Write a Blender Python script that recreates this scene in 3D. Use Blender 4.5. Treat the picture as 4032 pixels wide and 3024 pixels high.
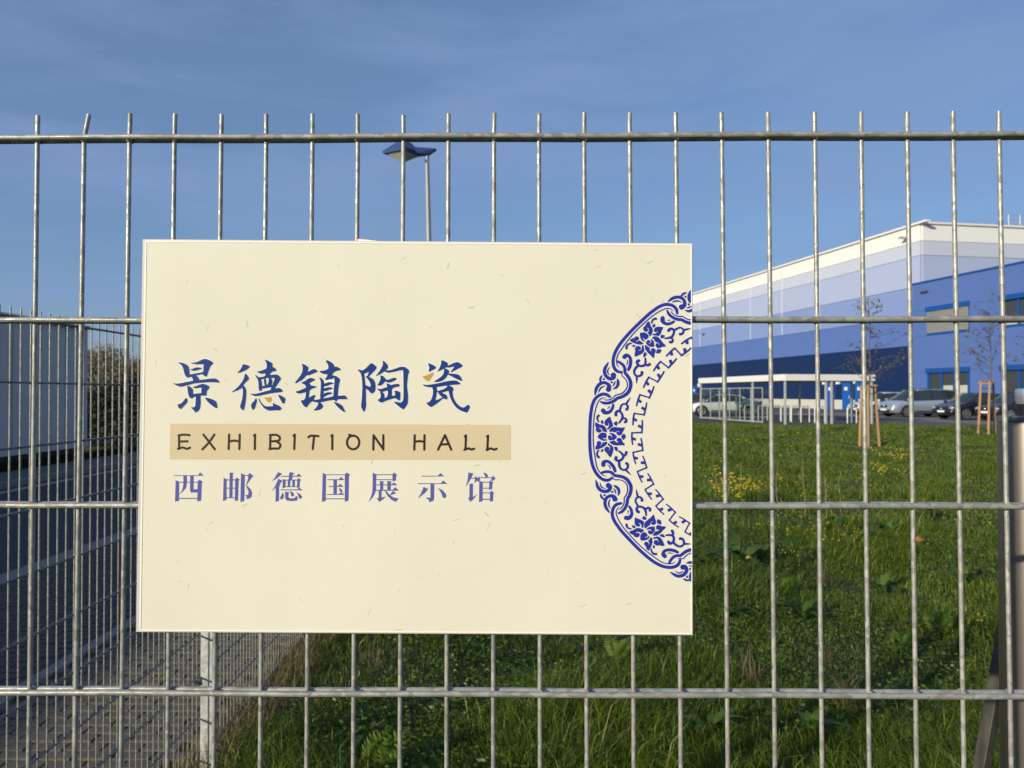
import bpy, bmesh, math, random
import numpy as np
from mathutils import Vector, Matrix
from mathutils.geometry import tessellate_polygon
random.seed(7); rng = np.random.default_rng(11)
R = math.radians
for o in list(bpy.data.objects): bpy.data.objects.remove(o)
scene = bpy.context.scene
COL = scene.collection

# ------------------------------------------------------------------ camera, sky, sun, exposure
FPX = 3030.0; CX, CY = 2016.0, 1512.0          # focal length and centre of the photograph in its own pixels
CAMZ = 1.85
PITCH = math.atan((1550 - 1512) / FPX)
cam = bpy.data.cameras.new('camera'); camo = bpy.data.objects.new('camera', cam); COL.objects.link(camo)
cam.sensor_fit = 'HORIZONTAL'; cam.sensor_width = 36.0; cam.lens = FPX / 4032 * 36.0
cam.clip_start = 0.05; cam.clip_end = 6000
camo.location = (0, 0, CAMZ); camo.rotation_euler = (math.pi / 2 + PITCH, 0, 0)
cam.dof.use_dof = True; cam.dof.focus_distance = 0.86; cam.dof.aperture_fstop = 15.0
scene.camera = camo

SUN_EL, SUN_AZ = R(16.0), R(225.0)             # low sun behind the camera's left shoulder
to_sun = Vector((math.sin(SUN_AZ) * math.cos(SUN_EL), math.cos(SUN_AZ) * math.cos(SUN_EL), math.sin(SUN_EL)))
world = bpy.data.worlds.new('World'); scene.world = world; world.use_nodes = True
nt = world.node_tree; nt.nodes.clear()
def wn(t, **k):
    n = nt.nodes.new(t)
    for a, b in k.items(): setattr(n, a, b)
    return n
sky = wn('ShaderNodeTexSky', sky_type='NISHITA', sun_disc=False, sun_elevation=SUN_EL, sun_rotation=SUN_AZ)
sky.air_density = 1.0; sky.dust_density = 0.9; sky.ozone_density = 4.5
tc = wn('ShaderNodeTexCoord'); mp = wn('ShaderNodeMapping'); mp.inputs['Scale'].default_value = (1.2, 1.0, 6.5)
mp.inputs['Rotation'].default_value = (R(8), R(-24), 0)
ns = wn('ShaderNodeTexNoise'); ns.inputs['Scale'].default_value = 2.3; ns.inputs['Detail'].default_value = 7; ns.inputs['Roughness'].default_value = 0.58
ns.inputs['Distortion'].default_value = 0.35
rp = wn('ShaderNodeValToRGB'); rp.color_ramp.elements[0].position = 0.42; rp.color_ramp.elements[1].position = 0.68
rp.color_ramp.elements[0].color = (0.40, 0.40, 0.40, 1); rp.color_ramp.elements[1].color = (0.84, 0.84, 0.84, 1)
mx = wn('ShaderNodeMixRGB'); mx.inputs['Color2'].default_value = (1.85, 2.8, 4.9, 1)
bg = wn('ShaderNodeBackground'); bg.inputs['Strength'].default_value = 0.121
out = wn('ShaderNodeOutputWorld')
L = nt.links.new
L(tc.outputs['Generated'], mp.inputs['Vector']); L(mp.outputs[0], ns.inputs['Vector']); L(ns.outputs['Fac'], rp.inputs['Fac'])
L(rp.outputs['Color'], mx.inputs['Fac']); L(sky.outputs[0], mx.inputs['Color1']); L(mx.outputs[0], bg.inputs['Color']); L(bg.outputs[0], out.inputs[0])
sl = bpy.data.lights.new('sun', 'SUN'); sl.energy = 4.5; sl.angle = R(0.6); sl.color = (1.0, 0.91, 0.72)
so = bpy.data.objects.new('sun', sl); COL.objects.link(so); so.rotation_euler = (-to_sun).to_track_quat('-Z', 'Y').to_euler(); so.location = (-20, -20, 20)
vs = scene.view_settings; vs.view_transform = 'Standard'; vs.look = 'None'; vs.exposure = 0.0; vs.gamma = 1.0; vs.use_curve_mapping = False

# ------------------------------------------------------------------ helpers
CAMROT = Matrix.Rotation(PITCH, 3, 'X')
CAMP = Vector((0, 0, CAMZ))
def ray(px, py): return CAMROT @ Vector(((px - CX) / FPX, 1.0, -(py - CY) / FPX))
def at(px, py, Y):
    d = ray(px, py); return CAMP + d * (Y / d.y)
def sstep(a, b, t):
    t = np.clip((t - a) / (b - a), 0, 1); return t * t * (3 - 2 * t)
def ground(x, y):
    ramp = 0.27 * sstep(4.5, 23, y) + 0.13 * sstep(28.5, 31.5, y)
    side = sstep(-1.6, 3.0, x)
    bump = (0.07 * np.sin(1.7 * x + 0.6 * y) * np.sin(1.3 * y - 0.7 * x) + 0.035 * np.sin(3.9 * x + 1) * np.sin(3.1 * y)) - .03
    fade = sstep(-1.4, -0.4, x) * sstep(1.2, 2.2, y) * (1 - sstep(25, 29, y)) * (1 - sstep(60, 80, x))
    return ramp * side + bump * fade
def gz(x, y): return float(ground(np.float64(x), np.float64(y)))
def gp(px, py):
    d = ray(px, py); t = 2.0; z = 0
    for i in range(60):
        p = CAMP + d * t; z = gz(p.x, p.y)
        t = (z - CAMZ) / d.z
    p = CAMP + d * t; return Vector((p.x, p.y, gz(p.x, p.y)))

class MB:
    def __init__(s, org=(0, 0, 0)): s.v = []; s.f = []; s.o = Vector(org); s.sm = False
    def add(s, vs, fs):
        b = len(s.v); s.v += [tuple(Vector(q) - s.o) for q in vs]; s.f += [tuple(i + b for i in q) for q in fs]; return s
    def box(s, c, size, ax=None):
        c = Vector(c); hx, hy, hz = [q / 2 for q in size]
        X, Y, Z = ax if ax else (Vector((1, 0, 0)), Vector((0, 1, 0)), Vector((0, 0, 1)))
        vs = [c + X * (hx * i) + Y * (hy * j) + Z * (hz * k) for k in (-1, 1) for j in (-1, 1) for i in (-1, 1)]
        return s.add(vs, [(0, 2, 3, 1), (4, 5, 7, 6), (0, 1, 5, 4), (2, 6, 7, 3), (0, 4, 6, 2), (1, 3, 7, 5)])
    def bevbox(s, c, size, b, ax=None):
        bm = bmesh.new(); bmesh.ops.create_cube(bm, size=1.0)
        for v in bm.verts: v.co = Vector((v.co.x * size[0], v.co.y * size[1], v.co.z * size[2]))
        bmesh.ops.bevel(bm, geom=bm.edges[:], offset=b, segments=2, affect='EDGES', profile=0.6)
        X, Y, Z = ax if ax else (Vector((1, 0, 0)), Vector((0, 1, 0)), Vector((0, 0, 1)))
        bm.verts.ensure_lookup_table(); c = Vector(c)
        vs = [c + X * v.co.x + Y * v.co.y + Z * v.co.z for v in bm.verts]; fs = [tuple(v.index for v in f.verts) for f in bm.faces]
        bm.free(); return s.add(vs, fs)
    def path(s, pts, rad, n=8, cap=True):
        pts = [Vector(p) for p in pts]
        rr = rad if isinstance(rad, (list, tuple)) else [rad] * len(pts)
        rings = []; U = None
        for i, p in enumerate(pts):
            t = (pts[min(i + 1, len(pts) - 1)] - pts[max(i - 1, 0)]).normalized()
            if U is None:
                a = Vector((0, 0, 1)) if abs(t.z) < 0.9 else Vector((1, 0, 0)); U = t.cross(a).normalized()
            else: U = (U - t * U.dot(t)).normalized()
            V = t.cross(U)
            rings.append([p + (U * math.cos(2 * math.pi * k / n) + V * math.sin(2 * math.pi * k / n)) * rr[i] for k in range(n)])
        vs = [q for r_ in rings for q in r_]; fs = []
        for i in range(len(pts) - 1):
            for k in range(n):
                k2 = (k + 1) % n; fs.append((i * n + k, i * n + k2, (i + 1) * n + k2, (i + 1) * n + k))
        if cap: fs.append(tuple(range(n - 1, -1, -1))); fs.append(tuple((len(pts) - 1) * n + k for k in range(n)))
        return s.add(vs, fs)
    def lathe(s, c, prof, n=24):
        c = Vector(c); vs = []; fs = []
        for r_, z in prof:
            for k in range(n):
                a = 2 * math.pi * k / n; vs.append(c + Vector((r_ * math.cos(a), r_ * math.sin(a), z)))
        for i in range(len(prof) - 1):
            for k in range(n):
                k2 = (k + 1) % n; fs.append((i * n + k, i * n + k2, (i + 1) * n + k2, (i + 1) * n + k))
        fs.append(tuple(range(n - 1, -1, -1))); fs.append(tuple((len(prof) - 1) * n + k for k in range(n)))
        return s.add(vs, fs)
    def mesh(s, name, smooth=False):
        m = bpy.data.meshes.new(name); m.from_pydata(s.v, [], s.f); m.update()
        if smooth or s.sm:
            m.polygons.foreach_set('use_smooth', [True] * len(m.polygons)); m.set_sharp_from_angle(angle=R(48))
        return m
    def build(s, name, mat, parent=None, smooth=False):
        return mkobj(name, s.mesh(name, smooth), mat, parent)
def mkobj(name, mesh, mat, parent=None, loc=None):
    if mat is not None and len(mesh.materials) == 0: mesh.materials.append(mat)
    o = bpy.data.objects.new(name, mesh); COL.objects.link(o)
    if parent is not None: o.parent = parent
    if loc is not None: o.location = loc
    return o
def tag(o, label, cat, group=None):
    o['label'] = label; o['category'] = cat
    if group: o['group'] = group
    return o
def struct(o): o['kind'] = 'structure'; return o
def stuff(o): o['kind'] = 'stuff'; return o
def thing(name, loc, label, cat, group=None, rz=0):
    o = bpy.data.objects.new(name, None); COL.objects.link(o); o.location = loc; o.rotation_euler = (0, 0, rz)
    o.empty_display_size = 0.1
    return tag(o, label, cat, group)
def W(parent): return MB(parent.location)      # collects world points for a part of an unrotated thing

# ------------------------------------------------------------------ materials
def mat(name, col, rough=0.6, metal=0.0, noise=None, spec=0.5, bump=None, trans=0.0, coat=0.0):
    """noise = (scale, strength, second colour, [stretch]); bump = (scale, strength)"""
    m = bpy.data.materials.new(name); m.use_nodes = True; t = m.node_tree; b = t.nodes['Principled BSDF']
    b.inputs['Base Color'].default_value = (*col, 1); b.inputs['Roughness'].default_value = rough; b.inputs['Metallic'].default_value = metal
    b.inputs['Specular IOR Level'].default_value = spec; b.inputs['Coat Weight'].default_value = coat
    b.inputs['Transmission Weight'].default_value = trans
    tcn = t.nodes.new('ShaderNodeTexCoord')
    if noise:
        mpn = t.nodes.new('ShaderNodeMapping')
        if len(noise) > 3: mpn.inputs['Scale'].default_value = noise[3]
        n = t.nodes.new('ShaderNodeTexNoise'); n.inputs['Scale'].default_value = noise[0]; n.inputs['Detail'].default_value = 8; n.inputs['Roughness'].default_value = 0.6
        r_ = t.nodes.new('ShaderNodeValToRGB'); r_.color_ramp.elements[0].position = 0.5 - 0.5 * noise[1]; r_.color_ramp.elements[1].position = 0.5 + 0.5 * noise[1]
        r_.color_ramp.elements[0].color = (*col, 1); r_.color_ramp.elements[1].color = (*noise[2], 1)
        t.links.new(tcn.outputs['Object'], mpn.inputs[0]); t.links.new(mpn.outputs[0], n.inputs['Vector']); t.links.new(n.outputs['Fac'], r_.inputs[0]); t.links.new(r_.outputs[0], b.inputs['Base Color'])
    if bump:
        n2 = t.nodes.new('ShaderNodeTexNoise'); n2.inputs['Scale'].default_value = bump[0]; n2.inputs['Detail'].default_value = 6
        bp = t.nodes.new('ShaderNodeBump'); bp.inputs['Strength'].default_value = bump[1]; bp.inputs['Distance'].default_value = 0.01
        t.links.new(tcn.outputs['Object'], n2.inputs['Vector']); t.links.new(n2.outputs['Fac'], bp.inputs['Height']); t.links.new(bp.outputs[0], b.inputs['Normal'])
    return m
def mat_galv(name, cell, lo, hi, metal=0.55, stretch=(1, 1, 1)):
    """hot-dip galvanised steel: spangle cells of differing grey"""
    m = bpy.data.materials.new(name); m.use_nodes = True; t = m.node_tree; b = t.nodes['Principled BSDF']
    tcn = t.nodes.new('ShaderNodeTexCoord'); mpn = t.nodes.new('ShaderNodeMapping'); mpn.inputs['Scale'].default_value = stretch
    oi = t.nodes.new('ShaderNodeObjectInfo'); ad = t.nodes.new('ShaderNodeVectorMath'); ad.operation = 'ADD'
    sc = t.nodes.new('ShaderNodeVectorMath'); sc.operation = 'SCALE'; sc.inputs['Scale'].default_value = 7.0
    cb = t.nodes.new('ShaderNodeCombineXYZ')
    for i in range(3): t.links.new(oi.outputs['Random'], cb.inputs[i])
    t.links.new(cb.outputs[0], sc.inputs[0]); t.links.new(tcn.outputs['Object'], ad.inputs[0]); t.links.new(sc.outputs[0], ad.inputs[1])
    t.links.new(ad.outputs[0], mpn.inputs[0])
    nz = t.nodes.new('ShaderNodeTexNoise'); nz.inputs['Scale'].default_value = 1.5 / cell; nz.inputs['Detail'].default_value = 3
    mxv = t.nodes.new('ShaderNodeMixRGB'); mxv.inputs['Fac'].default_value = 0.006
    t.links.new(mpn.outputs[0], mxv.inputs[1]); t.links.new(nz.outputs['Color'], mxv.inputs[2]); t.links.new(mpn.outputs[0], nz.inputs['Vector'])
    v = t.nodes.new('ShaderNodeTexVoronoi'); v.inputs['Scale'].default_value = 1.0 / cell
    t.links.new(mxv.outputs[0], v.inputs['Vector'])
    sp = t.nodes.new('ShaderNodeSeparateColor'); t.links.new(v.outputs['Color'], sp.inputs[0])
    r_ = t.nodes.new('ShaderNodeValToRGB'); e = r_.color_ramp.elements
    e[0].position = 0.0; e[0].color = (*lo, 1); e[1].position = 1.0; e[1].color = (*hi, 1)
    t.links.new(sp.outputs[0], r_.inputs[0]); t.links.new(r_.outputs[0], b.inputs['Base Color'])
    mr = t.nodes.new('ShaderNodeMapRange'); mr.inputs['To Min'].default_value = 0.32; mr.inputs['To Max'].default_value = 0.62
    t.links.new(sp.outputs[1], mr.inputs[0]); t.links.new(mr.outputs[0], b.inputs['Roughness'])
    b.inputs['Metallic'].default_value = metal
    bp = t.nodes.new('ShaderNodeBump'); bp.inputs['Strength'].default_value = 0.35; bp.inputs['Distance'].default_value = 0.0006
    t.links.new(nz.outputs['Fac'], bp.inputs['Height']); t.links.new(bp.outputs[0], b.inputs['Normal'])
    return m
def mat_leafy(name, stops, trans=0.35, rough=0.6):
    """foliage: colour differs from leaf to leaf, light comes through"""
    m = bpy.data.materials.new(name); m.use_nodes = True; t = m.node_tree; b = t.nodes['Principled BSDF']; o = t.nodes['Material Output']
    g = t.nodes.new('ShaderNodeNewGeometry'); r_ = t.nodes.new('ShaderNodeValToRGB'); cr = r_.color_ramp
    while len(cr.elements) < len(stops): cr.elements.new(0.5)
    for e, (p, c) in zip(cr.elements, stops): e.position = p; e.color = (*c, 1)
    t.links.new(g.outputs['Random Per Island'], r_.inputs[0]); t.links.new(r_.outputs[0], b.inputs['Base Color'])
    b.inputs['Roughness'].default_value = rough; b.inputs['Specular IOR Level'].default_value = 0.4
    tr = t.nodes.new('ShaderNodeBsdfTranslucent'); t.links.new(r_.outputs[0], tr.inputs[0])
    ms = t.nodes.new('ShaderNodeMixShader'); ms.inputs[0].default_value = trans
    t.links.new(b.outputs[0], ms.inputs[1]); t.links.new(tr.outputs[0], ms.inputs[2]); t.links.new(ms.outputs[0], o.inputs[0])
    return m
def mat_glass(name, tint, alpha_mix):
    m = bpy.data.materials.new(name); m.use_nodes = True; t = m.node_tree; t.nodes.clear()
    o = t.nodes.new('ShaderNodeOutputMaterial'); g = t.nodes.new('ShaderNodeBsdfGlossy'); g.inputs['Roughness'].default_value = 0.03
    tr = t.nodes.new('ShaderNodeBsdfTransparent'); tr.inputs[0].default_value = (*tint, 1)
    ms = t.nodes.new('ShaderNodeMixShader'); ms.inputs[0].default_value = alpha_mix
    t.links.new(tr.outputs[0], ms.inputs[1]); t.links.new(g.outputs[0], ms.inputs[2]); t.links.new(ms.outputs[0], o.inputs[0]); return m

M = {}
M['wire'] = mat_galv('galvanised wire', 0.005, (0.26, 0.257, 0.225), (0.47, 0.458, 0.40), 0.3, (1, 1, 0.7))
M['wire_h'] = mat_galv('galvanised rod', 0.006, (0.25, 0.248, 0.22), (0.43, 0.425, 0.375), 0.3, (0.7, 1, 1))
M['rod_shade'] = mat_galv('shaded rod tone', 0.007, (0.10, 0.105, 0.11), (0.20, 0.205, 0.21), 0.3, (1, 0.5, 1))  # shade on the side fence rods, put into a darker grey
M['galv'] = mat_galv('galvanised post', 0.02, (0.50, 0.50, 0.48), (0.66, 0.66, 0.62), 0.35)
M['steel'] = mat('brushed stainless steel', (0.44, 0.385, 0.33), 0.34, 1.0, (60, 0.9, (0.52, 0.46, 0.40), (1, 1, 0.02)))
M['cap'] = mat('dark grey cap', (0.13, 0.14, 0.15), 0.4, 0.4)
M['headmetal'] = mat('pale satin metal', (0.66, 0.66, 0.66), 0.3, 0.8)
M['darktube'] = mat('weathered tube', (0.05, 0.047, 0.04), 0.5, 0.3, (25, 0.5, (0.12, 0.108, 0.085)))
M['asphalt'] = mat('asphalt', (0.030, 0.031, 0.034), 0.9, 0, (90, 0.6, (0.05, 0.05, 0.052)), bump=(300, 0.3))
M['lot'] = mat('lot asphalt', (0.075, 0.074, 0.075), 0.9, 0, (1.2, 0.6, (0.115, 0.11, 0.105)), bump=(120, 0.3))
M['bay'] = mat('paved bay', (0.17, 0.155, 0.14), 0.9, 0, (2.0, 0.6, (0.23, 0.21, 0.185)))
M['paver'] = mat('concrete paver', (0.080, 0.068, 0.050), 0.9, 0, (9, 0.7, (0.16, 0.137, 0.10)), bump=(160, 0.5))
M['joint'] = mat('sandy joint', (0.022, 0.022, 0.012), 1.0, 0, (14, 0.5, (0.075, 0.09, 0.03)))
M['kerb'] = mat('kerb concrete', (0.17, 0.16, 0.14), 0.9, 0, (12, 0.7, (0.25, 0.235, 0.205)), bump=(150, 0.4))
M['soil'] = mat('soil', (0.035, 0.038, 0.016), 1.0, 0, (1.1, 0.5, (0.06, 0.07, 0.022)), bump=(40, 0.6))
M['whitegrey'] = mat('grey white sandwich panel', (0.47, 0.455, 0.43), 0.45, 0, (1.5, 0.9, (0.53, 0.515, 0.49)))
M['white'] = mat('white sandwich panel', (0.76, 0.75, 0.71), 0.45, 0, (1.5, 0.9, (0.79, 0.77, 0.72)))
M['grass'] = mat_leafy('grass', [(0.0, (0.020, 0.046, 0.004)), (0.35, (0.070, 0.142, 0.008)), (0.75, (0.165, 0.245, 0.016)), (0.93, (0.31, 0.34, 0.045)), (1.0, (0.38, 0.30, 0.12))], 0.35, 0.4)
M['weed'] = mat_leafy('weed leaf', [(0.0, (0.07, 0.14, 0.015)), (0.6, (0.12, 0.20, 0.022)), (1.0, (0.20, 0.27, 0.04))], 0.4)
M['dock'] = mat_leafy('dock leaf', [(0.0, (0.08, 0.15, 0.02)), (0.8, (0.14, 0.22, 0.035)), (1.0, (0.22, 0.17, 0.05))], 0.4)
M['dry'] = mat('dry stalk', (0.30, 0.22, 0.12), 0.9, 0, (60, 0.6, (0.20, 0.14, 0.075)))
M['yellow'] = mat_leafy('yellow petals', [(0.0, (0.55, 0.38, 0.01)), (1.0, (0.75, 0.56, 0.03))], 0.3)
M['bark'] = mat('bark', (0.085, 0.070, 0.055), 0.9, 0, (70, 0.6, (0.14, 0.118, 0.095)))
M['stake'] = mat('peeled wood stake', (0.33, 0.185, 0.085), 0.75, 0, (14, 0.7, (0.46, 0.28, 0.145), (1, 1, 0.25)), bump=(60, 0.3))
M['strap'] = mat('dark strap', (0.03, 0.022, 0.02), 0.8)
M['autumn'] = mat_leafy('sapling leaves', [(0.0, (0.10, 0.085, 0.03)), (0.6, (0.16, 0.13, 0.05)), (1.0, (0.24, 0.17, 0.07))], 0.3)
M['brownhedge'] = mat_leafy('brown hedge leaves', [(0.0, (0.13, 0.090, 0.035)), (0.6, (0.20, 0.145, 0.055)), (1.0, (0.27, 0.21, 0.085))], 0.25)
M['darkhedge'] = mat_leafy('dark hedge leaves', [(0.0, (0.016, 0.024, 0.012)), (1.0, (0.04, 0.05, 0.022))], 0.15)
M['lampblue'] = mat('lamp blue paint', (0.030, 0.068, 0.20), 0.4)
M['diffuser'] = mat('milky lamp diffuser', (0.62, 0.60, 0.52), 0.35, 0, (9, 0.7, (0.5, 0.48, 0.42)))
M['glass'] = mat_glass('clear shelter glass', (0.90, 0.94, 0.93), 0.09)
M['winglass'] = mat('window glass', (0.045, 0.045, 0.04), 0.06, 0.0, spec=0.8)
M['blind'] = mat('window blind', (0.30, 0.30, 0.28), 0.5); M['screen'] = mat('inner screen', (0.50, 0.50, 0.40), 0.6)
M['winblue'] = mat('window frame blue', (0.006, 0.075, 0.30), 0.4)
M['doorblue'] = mat('door blue', (0.010, 0.095, 0.40), 0.4)
M['concrete'] = mat('plinth concrete', (0.52, 0.49, 0.43), 0.85, 0, (1.5, 0.7, (0.60, 0.57, 0.50)))
M['jointcover'] = mat('joint cover', (0.58, 0.62, 0.72), .5); M['lampwhite'] = mat('white fitting', (0.8, 0.8, 0.78), 0.4)
M['tyre'] = mat('tyre rubber', (0.018, 0.018, 0.019), 0.8)
M['rim'] = mat('alloy rim', (0.55, 0.55, 0.56), 0.3, 0.8)
M['trim'] = mat('black trim', (0.012, 0.012, 0.014), 0.45)
M['carglass'] = mat('car glass', (0.022, 0.030, 0.034), 0.05, 0, spec=0.7)
M['chrome'] = mat('headlamp', (0.75, 0.77, 0.80), 0.12, 0.7)
M['plate'] = mat('plate white', (0.80, 0.80, 0.76), 0.5)
M['taillamp'] = mat('tail lamp', (0.35, 0.01, 0.01), 0.25)

# ------------------------------------------------------------------ ground, drive, car park
def coords(lo, hi, fine_lo, fine_hi, step):
    a = list(np.arange(fine_lo, fine_hi + 1e-6, step)); s = step; x = fine_hi
    while x < hi: s *= 1.35; x += s; a.append(min(x, hi))
    s = step; x = fine_lo
    while x > lo: s *= 1.35; x -= s; a.insert(0, max(x, lo))
    return np.array(a)
gx = coords(-2500, 2500, -4, 26, 0.4); gy = coords(-2500, 3000, 0, 36, 0.4)
GX, GY = np.meshgrid(gx, gy); GZ = ground(GX, GY) - 0.012
GZ = np.where(GX < -1.62, -0.03, GZ)
nx, ny = len(gx), len(gy); vs_ = np.stack([GX.ravel(), GY.ravel(), GZ.ravel()], 1)
fs_ = [(j * nx + i, j * nx + i + 1, (j + 1) * nx + i + 1, (j + 1) * nx + i) for j in range(ny - 1) for i in range(nx - 1)]
gm = bpy.data.meshes.new('ground'); gm.from_pydata(vs_.tolist(), [], fs_); gm.polygons.foreach_set('use_smooth', [True] * len(gm.polygons))
struct(mkobj('ground', gm, M['soil']))
def sheet(name, pts, m, thick=None):
    b = MB(); n = len(pts)
    b.add([(x, y, z) for x, y, z in pts], [tuple(range(n))]); return struct(b.build(name, m))
LZ = 0.40
sheet('car_park', [(17.4, 35.7, LZ + .004), (21.6, 31.9, LZ + .004), (70, 31.9, LZ + .004), (70, 62, LZ + .004), (33, 62, LZ + .004), (3, 190, LZ + .004), (-6, 190, LZ + .004), (4, 90, LZ + .004), (9.5, 52, LZ + .004), (12.2, 35.0, LZ + .004)], M['lot'])
# left of the side fence: pavers, kerb, block lane, gutter, asphalt road, far kerb, verge
sheet('paver_bed', [(-3.03, -6, -.012), (-1.60, -6, -.012), (-1.60, 70, -.012), (-3.03, 70, -.012)], M['joint'])
sheet('lane', [(-5.0, -6, -.016), (-3.13, -6, -.016), (-3.13, 70, -.016), (-5.0, 70, -.016)], mat('lane paving', (0.040, 0.040, 0.040), 0.9, 0, (7, 0.7, (0.065, 0.064, 0.06))))
sheet('gutter', [(-5.26, -6, -.010), (-5.0, -6, -.010), (-5.0, 70, -.010), (-5.26, 70, -.010)], M['kerb'])
sheet('road', [(-10.0, -6, -.018), (-5.26, -6, -.018), (-5.26, 70, -.018), (-10.0, 70, -.018)], M['asphalt'])
sheet('edge_line', [(-9.7, -6, -.013), (-9.52, -6, -.013), (-9.52, 70, -.013), (-9.7, 70, -.013)], mat('worn line paint', (0.42, 0.42, 0.40), 0.8, 0, (6, 0.5, (0.25, 0.25, 0.24))))
for (xa, xb, zt) in ((-3.13, -3.03, 0.012), (-10.16, -10.0, 0.10)):
    kerb = sheet('kerb', [(xa, -6, -.03), (xb, -6, -.03), (xb, 60, -.03), (xa, 60, -.03)], M['joint'])
    b = MB(); b.bevbox((0, 0, 0), (xb - xa, 0.988, zt + .1), 0.012); km = b.mesh('kerb_stone'); km.materials.append(M['kerb']); y = -6.0
    while y < 60: mkobj('kerb_stone', km, None, kerb, ((xa + xb) / 2, y + .5, zt / 2 - .05 + rng.uniform(-.002, .002))); y += 1.0
sheet('far_path', [(-11.6, -6, .07), (-10.16, -6, .07), (-10.16, 70, .07), (-11.6, 70, .07)], mat('far path', (0.10, 0.10, 0.098), 0.9, 0, (5, .6, (.13, .13, .125))))
# pavers: the near ones are pieces, the rest one mass
pv = struct(bpy.data.objects['paver_bed'])
pm = MB(); pm.bevbox((0, 0, 0), (0.188, 0.083, 0.05), 0.006); pmesh = pm.mesh('paver'); pmesh.materials.append(M['paver'])
rest = MB(); cnt = 0; row = 0; y = 2.75
while y < 26:
    x = -3.03 + (0.1 if row % 2 == 0 else 0.2) - 0.0
    while x < -1.70:
        dz = rng.uniform(-.003, .003); px_ = x
        if y < 6.4 and cnt < 300:
            o = mkobj('paver', pmesh, None, pv, (px_, y, -.019 + dz)); o.rotation_euler = (rng.uniform(-.012, .012), rng.uniform(-.012, .012), rng.uniform(-.01, .01)); cnt += 1
        else:
            rest.box((px_, y, -.021 + dz), (0.188, 0.083, 0.05))
        x += 0.2
    y += 0.1; row += 1
y = 2.65; row = 1
while y > -1:
    x = -3.03 + (0.1 if row % 2 == 0 else 0.2)
    while x < -1.70: rest.box((x, y, -.021), (0.192, 0.092, 0.05)); x += .2
    y -= .1; row += 1
stuff(rest.build('paver_field', M['paver'], pv))
lf_ = MB(); y = 1.0; row = 0
while y < 16:
    x = -5.0 + (.1 if row % 2 else .2)
    while x < -3.2: lf_.box((x, y, -.0335 + rng.uniform(-.003, .003)), (.188, .085, .05)); x += .2
    y += .1; row += 1
stuff(lf_.build('lane_blocks', mat('dark lane blocks', (.050, .045, .037), .9, 0, (9, .7, (.085, .077, .064))), bpy.data.objects['lane']))

# ------------------------------------------------------------------ hall and office
P0 = Vector((32.5, 61.1, 0)); D = Vector((-0.1757, 0.9844, 0)); N = Vector((-0.9844, -0.1757, 0)); ZV = Vector((0, 0, 1))
AX = (D, N, ZV)
def wp(s, o, z): return P0 + D * s + N * o + ZV * z
hall = thing('warehouse', P0 + ZV * LZ, 'long warehouse with stripes from white to navy blue beyond the parked cars', 'building')
bands = [(14.95, 13.6, (0.82, 0.81, 0.77)), (13.6, 12.45, (0.53, 0.565, 0.665)), (12.45, 10.0, (0.40, 0.455, 0.645)), (10.0, 7.65, (0.225, 0.305, 0.555)), (7.65, 5.3, (0.098, 0.172, 0.435)), (5.3, 0.9, (0.008, 0.024, 0.092))]
bmats = [mat('wall band %d' % i, c, 0.5, 0, (0.6, 0.9, tuple(q * 0.94 for q in c)), spec=0.3) for i, (_, _, c) in enumerate(bands)]
inner = W(hall); c = wp(65, -8, LZ + 7.3); inner.box(c, (129.6, 15.6, 14.5), AX); inner.build('core', M['trim'], hall)
proto = {}
for bi, (zt, zb, _) in enumerate(bands):
    b = MB(); b.bevbox((0, 0, 0), (6.97, 0.16, zt - zb - 0.025), 0.02, AX); me = b.mesh('wall_panel'); me.materials.append(bmats[bi]); proto[bi] = me
    for k in range(18):
        o = mkobj('wall_panel', me, None, hall, wp(3.5 + 7 * k, 0.0, LZ + (zt + zb) / 2) - hall.location)
# end face looking towards the camera
EX = Vector((0.9844, 0.1757, 0))
for bi, (zt, zb, _) in enumerate(bands[:5]):
    b = MB(); b.bevbox((0, 0, 0), (6.97, 0.16, zt - zb - 0.025), 0.02, (EX, -D, ZV)); me = b.mesh('end_panel'); me.materials.append(bmats[bi])
    for k in range(5):
        p = P0 + EX * (3.55 + 7 * k) - D * 0.09 + ZV * (LZ + (zt + zb) / 2); mkobj('end_panel', me, None, hall, p - hall.location)
b = W(hall); b.box(wp(62, 0.1, LZ + 15.02), (126, 0.4, 0.16), AX); b.box(P0 + EX * 17.9 - D * 0.13 + ZV * (LZ + 15.02), (35.4, 0.4, 0.16), (EX, -D, ZV)); b.build('parapet_cap', M['white'], hall)
b = W(hall); b.box(wp(63, 0.05, LZ + 0.44), (126, 0.3, 0.88), AX); b.build('plinth', M['concrete'], hall)
for k in range(1, 17):                                                     # downpipes on the joints
    b = W(hall); b.box(wp(7 * k, 0.09, LZ + 11.3), (.10, .05, 7.2), AX); b.build('joint_cover', M['jointcover'], hall)
def door(Y, wd, ht):
    s = (Y - P0.y) / .9844; b = W(hall); b.bevbox(wp(s, 0.16, LZ + ht / 2), (wd, 0.16, ht), 0.02, AX); d = b.build('door', M['doorblue'], hall)
    b = W(hall); b.box(wp(s, 0.26, LZ + 1.9), (0.42, 0.03, 0.3), AX); o = b.build('door_sign', M['lampwhite'], d)
    b = W(hall); b.path([wp(s - wd * .4, 0.28, LZ + 1.0), wp(s - wd * .4, 0.28, LZ + 1.25)], 0.03, 6); b.build('handle', M['rim'], d)
for Y in (68.6, 70.5, 73.0, 104.0): door(Y, 1.25, 2.45)
for Y in (69.5, 71.8, 74.0, 102.6):
    s = (Y - P0.y) / .9844; b = W(hall); b.bevbox(wp(s, 0.2, LZ + 2.55), (0.4, 0.24, 0.45), 0.04, AX); b.build('wall_lamp', M['lampwhite'], hall)
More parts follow.
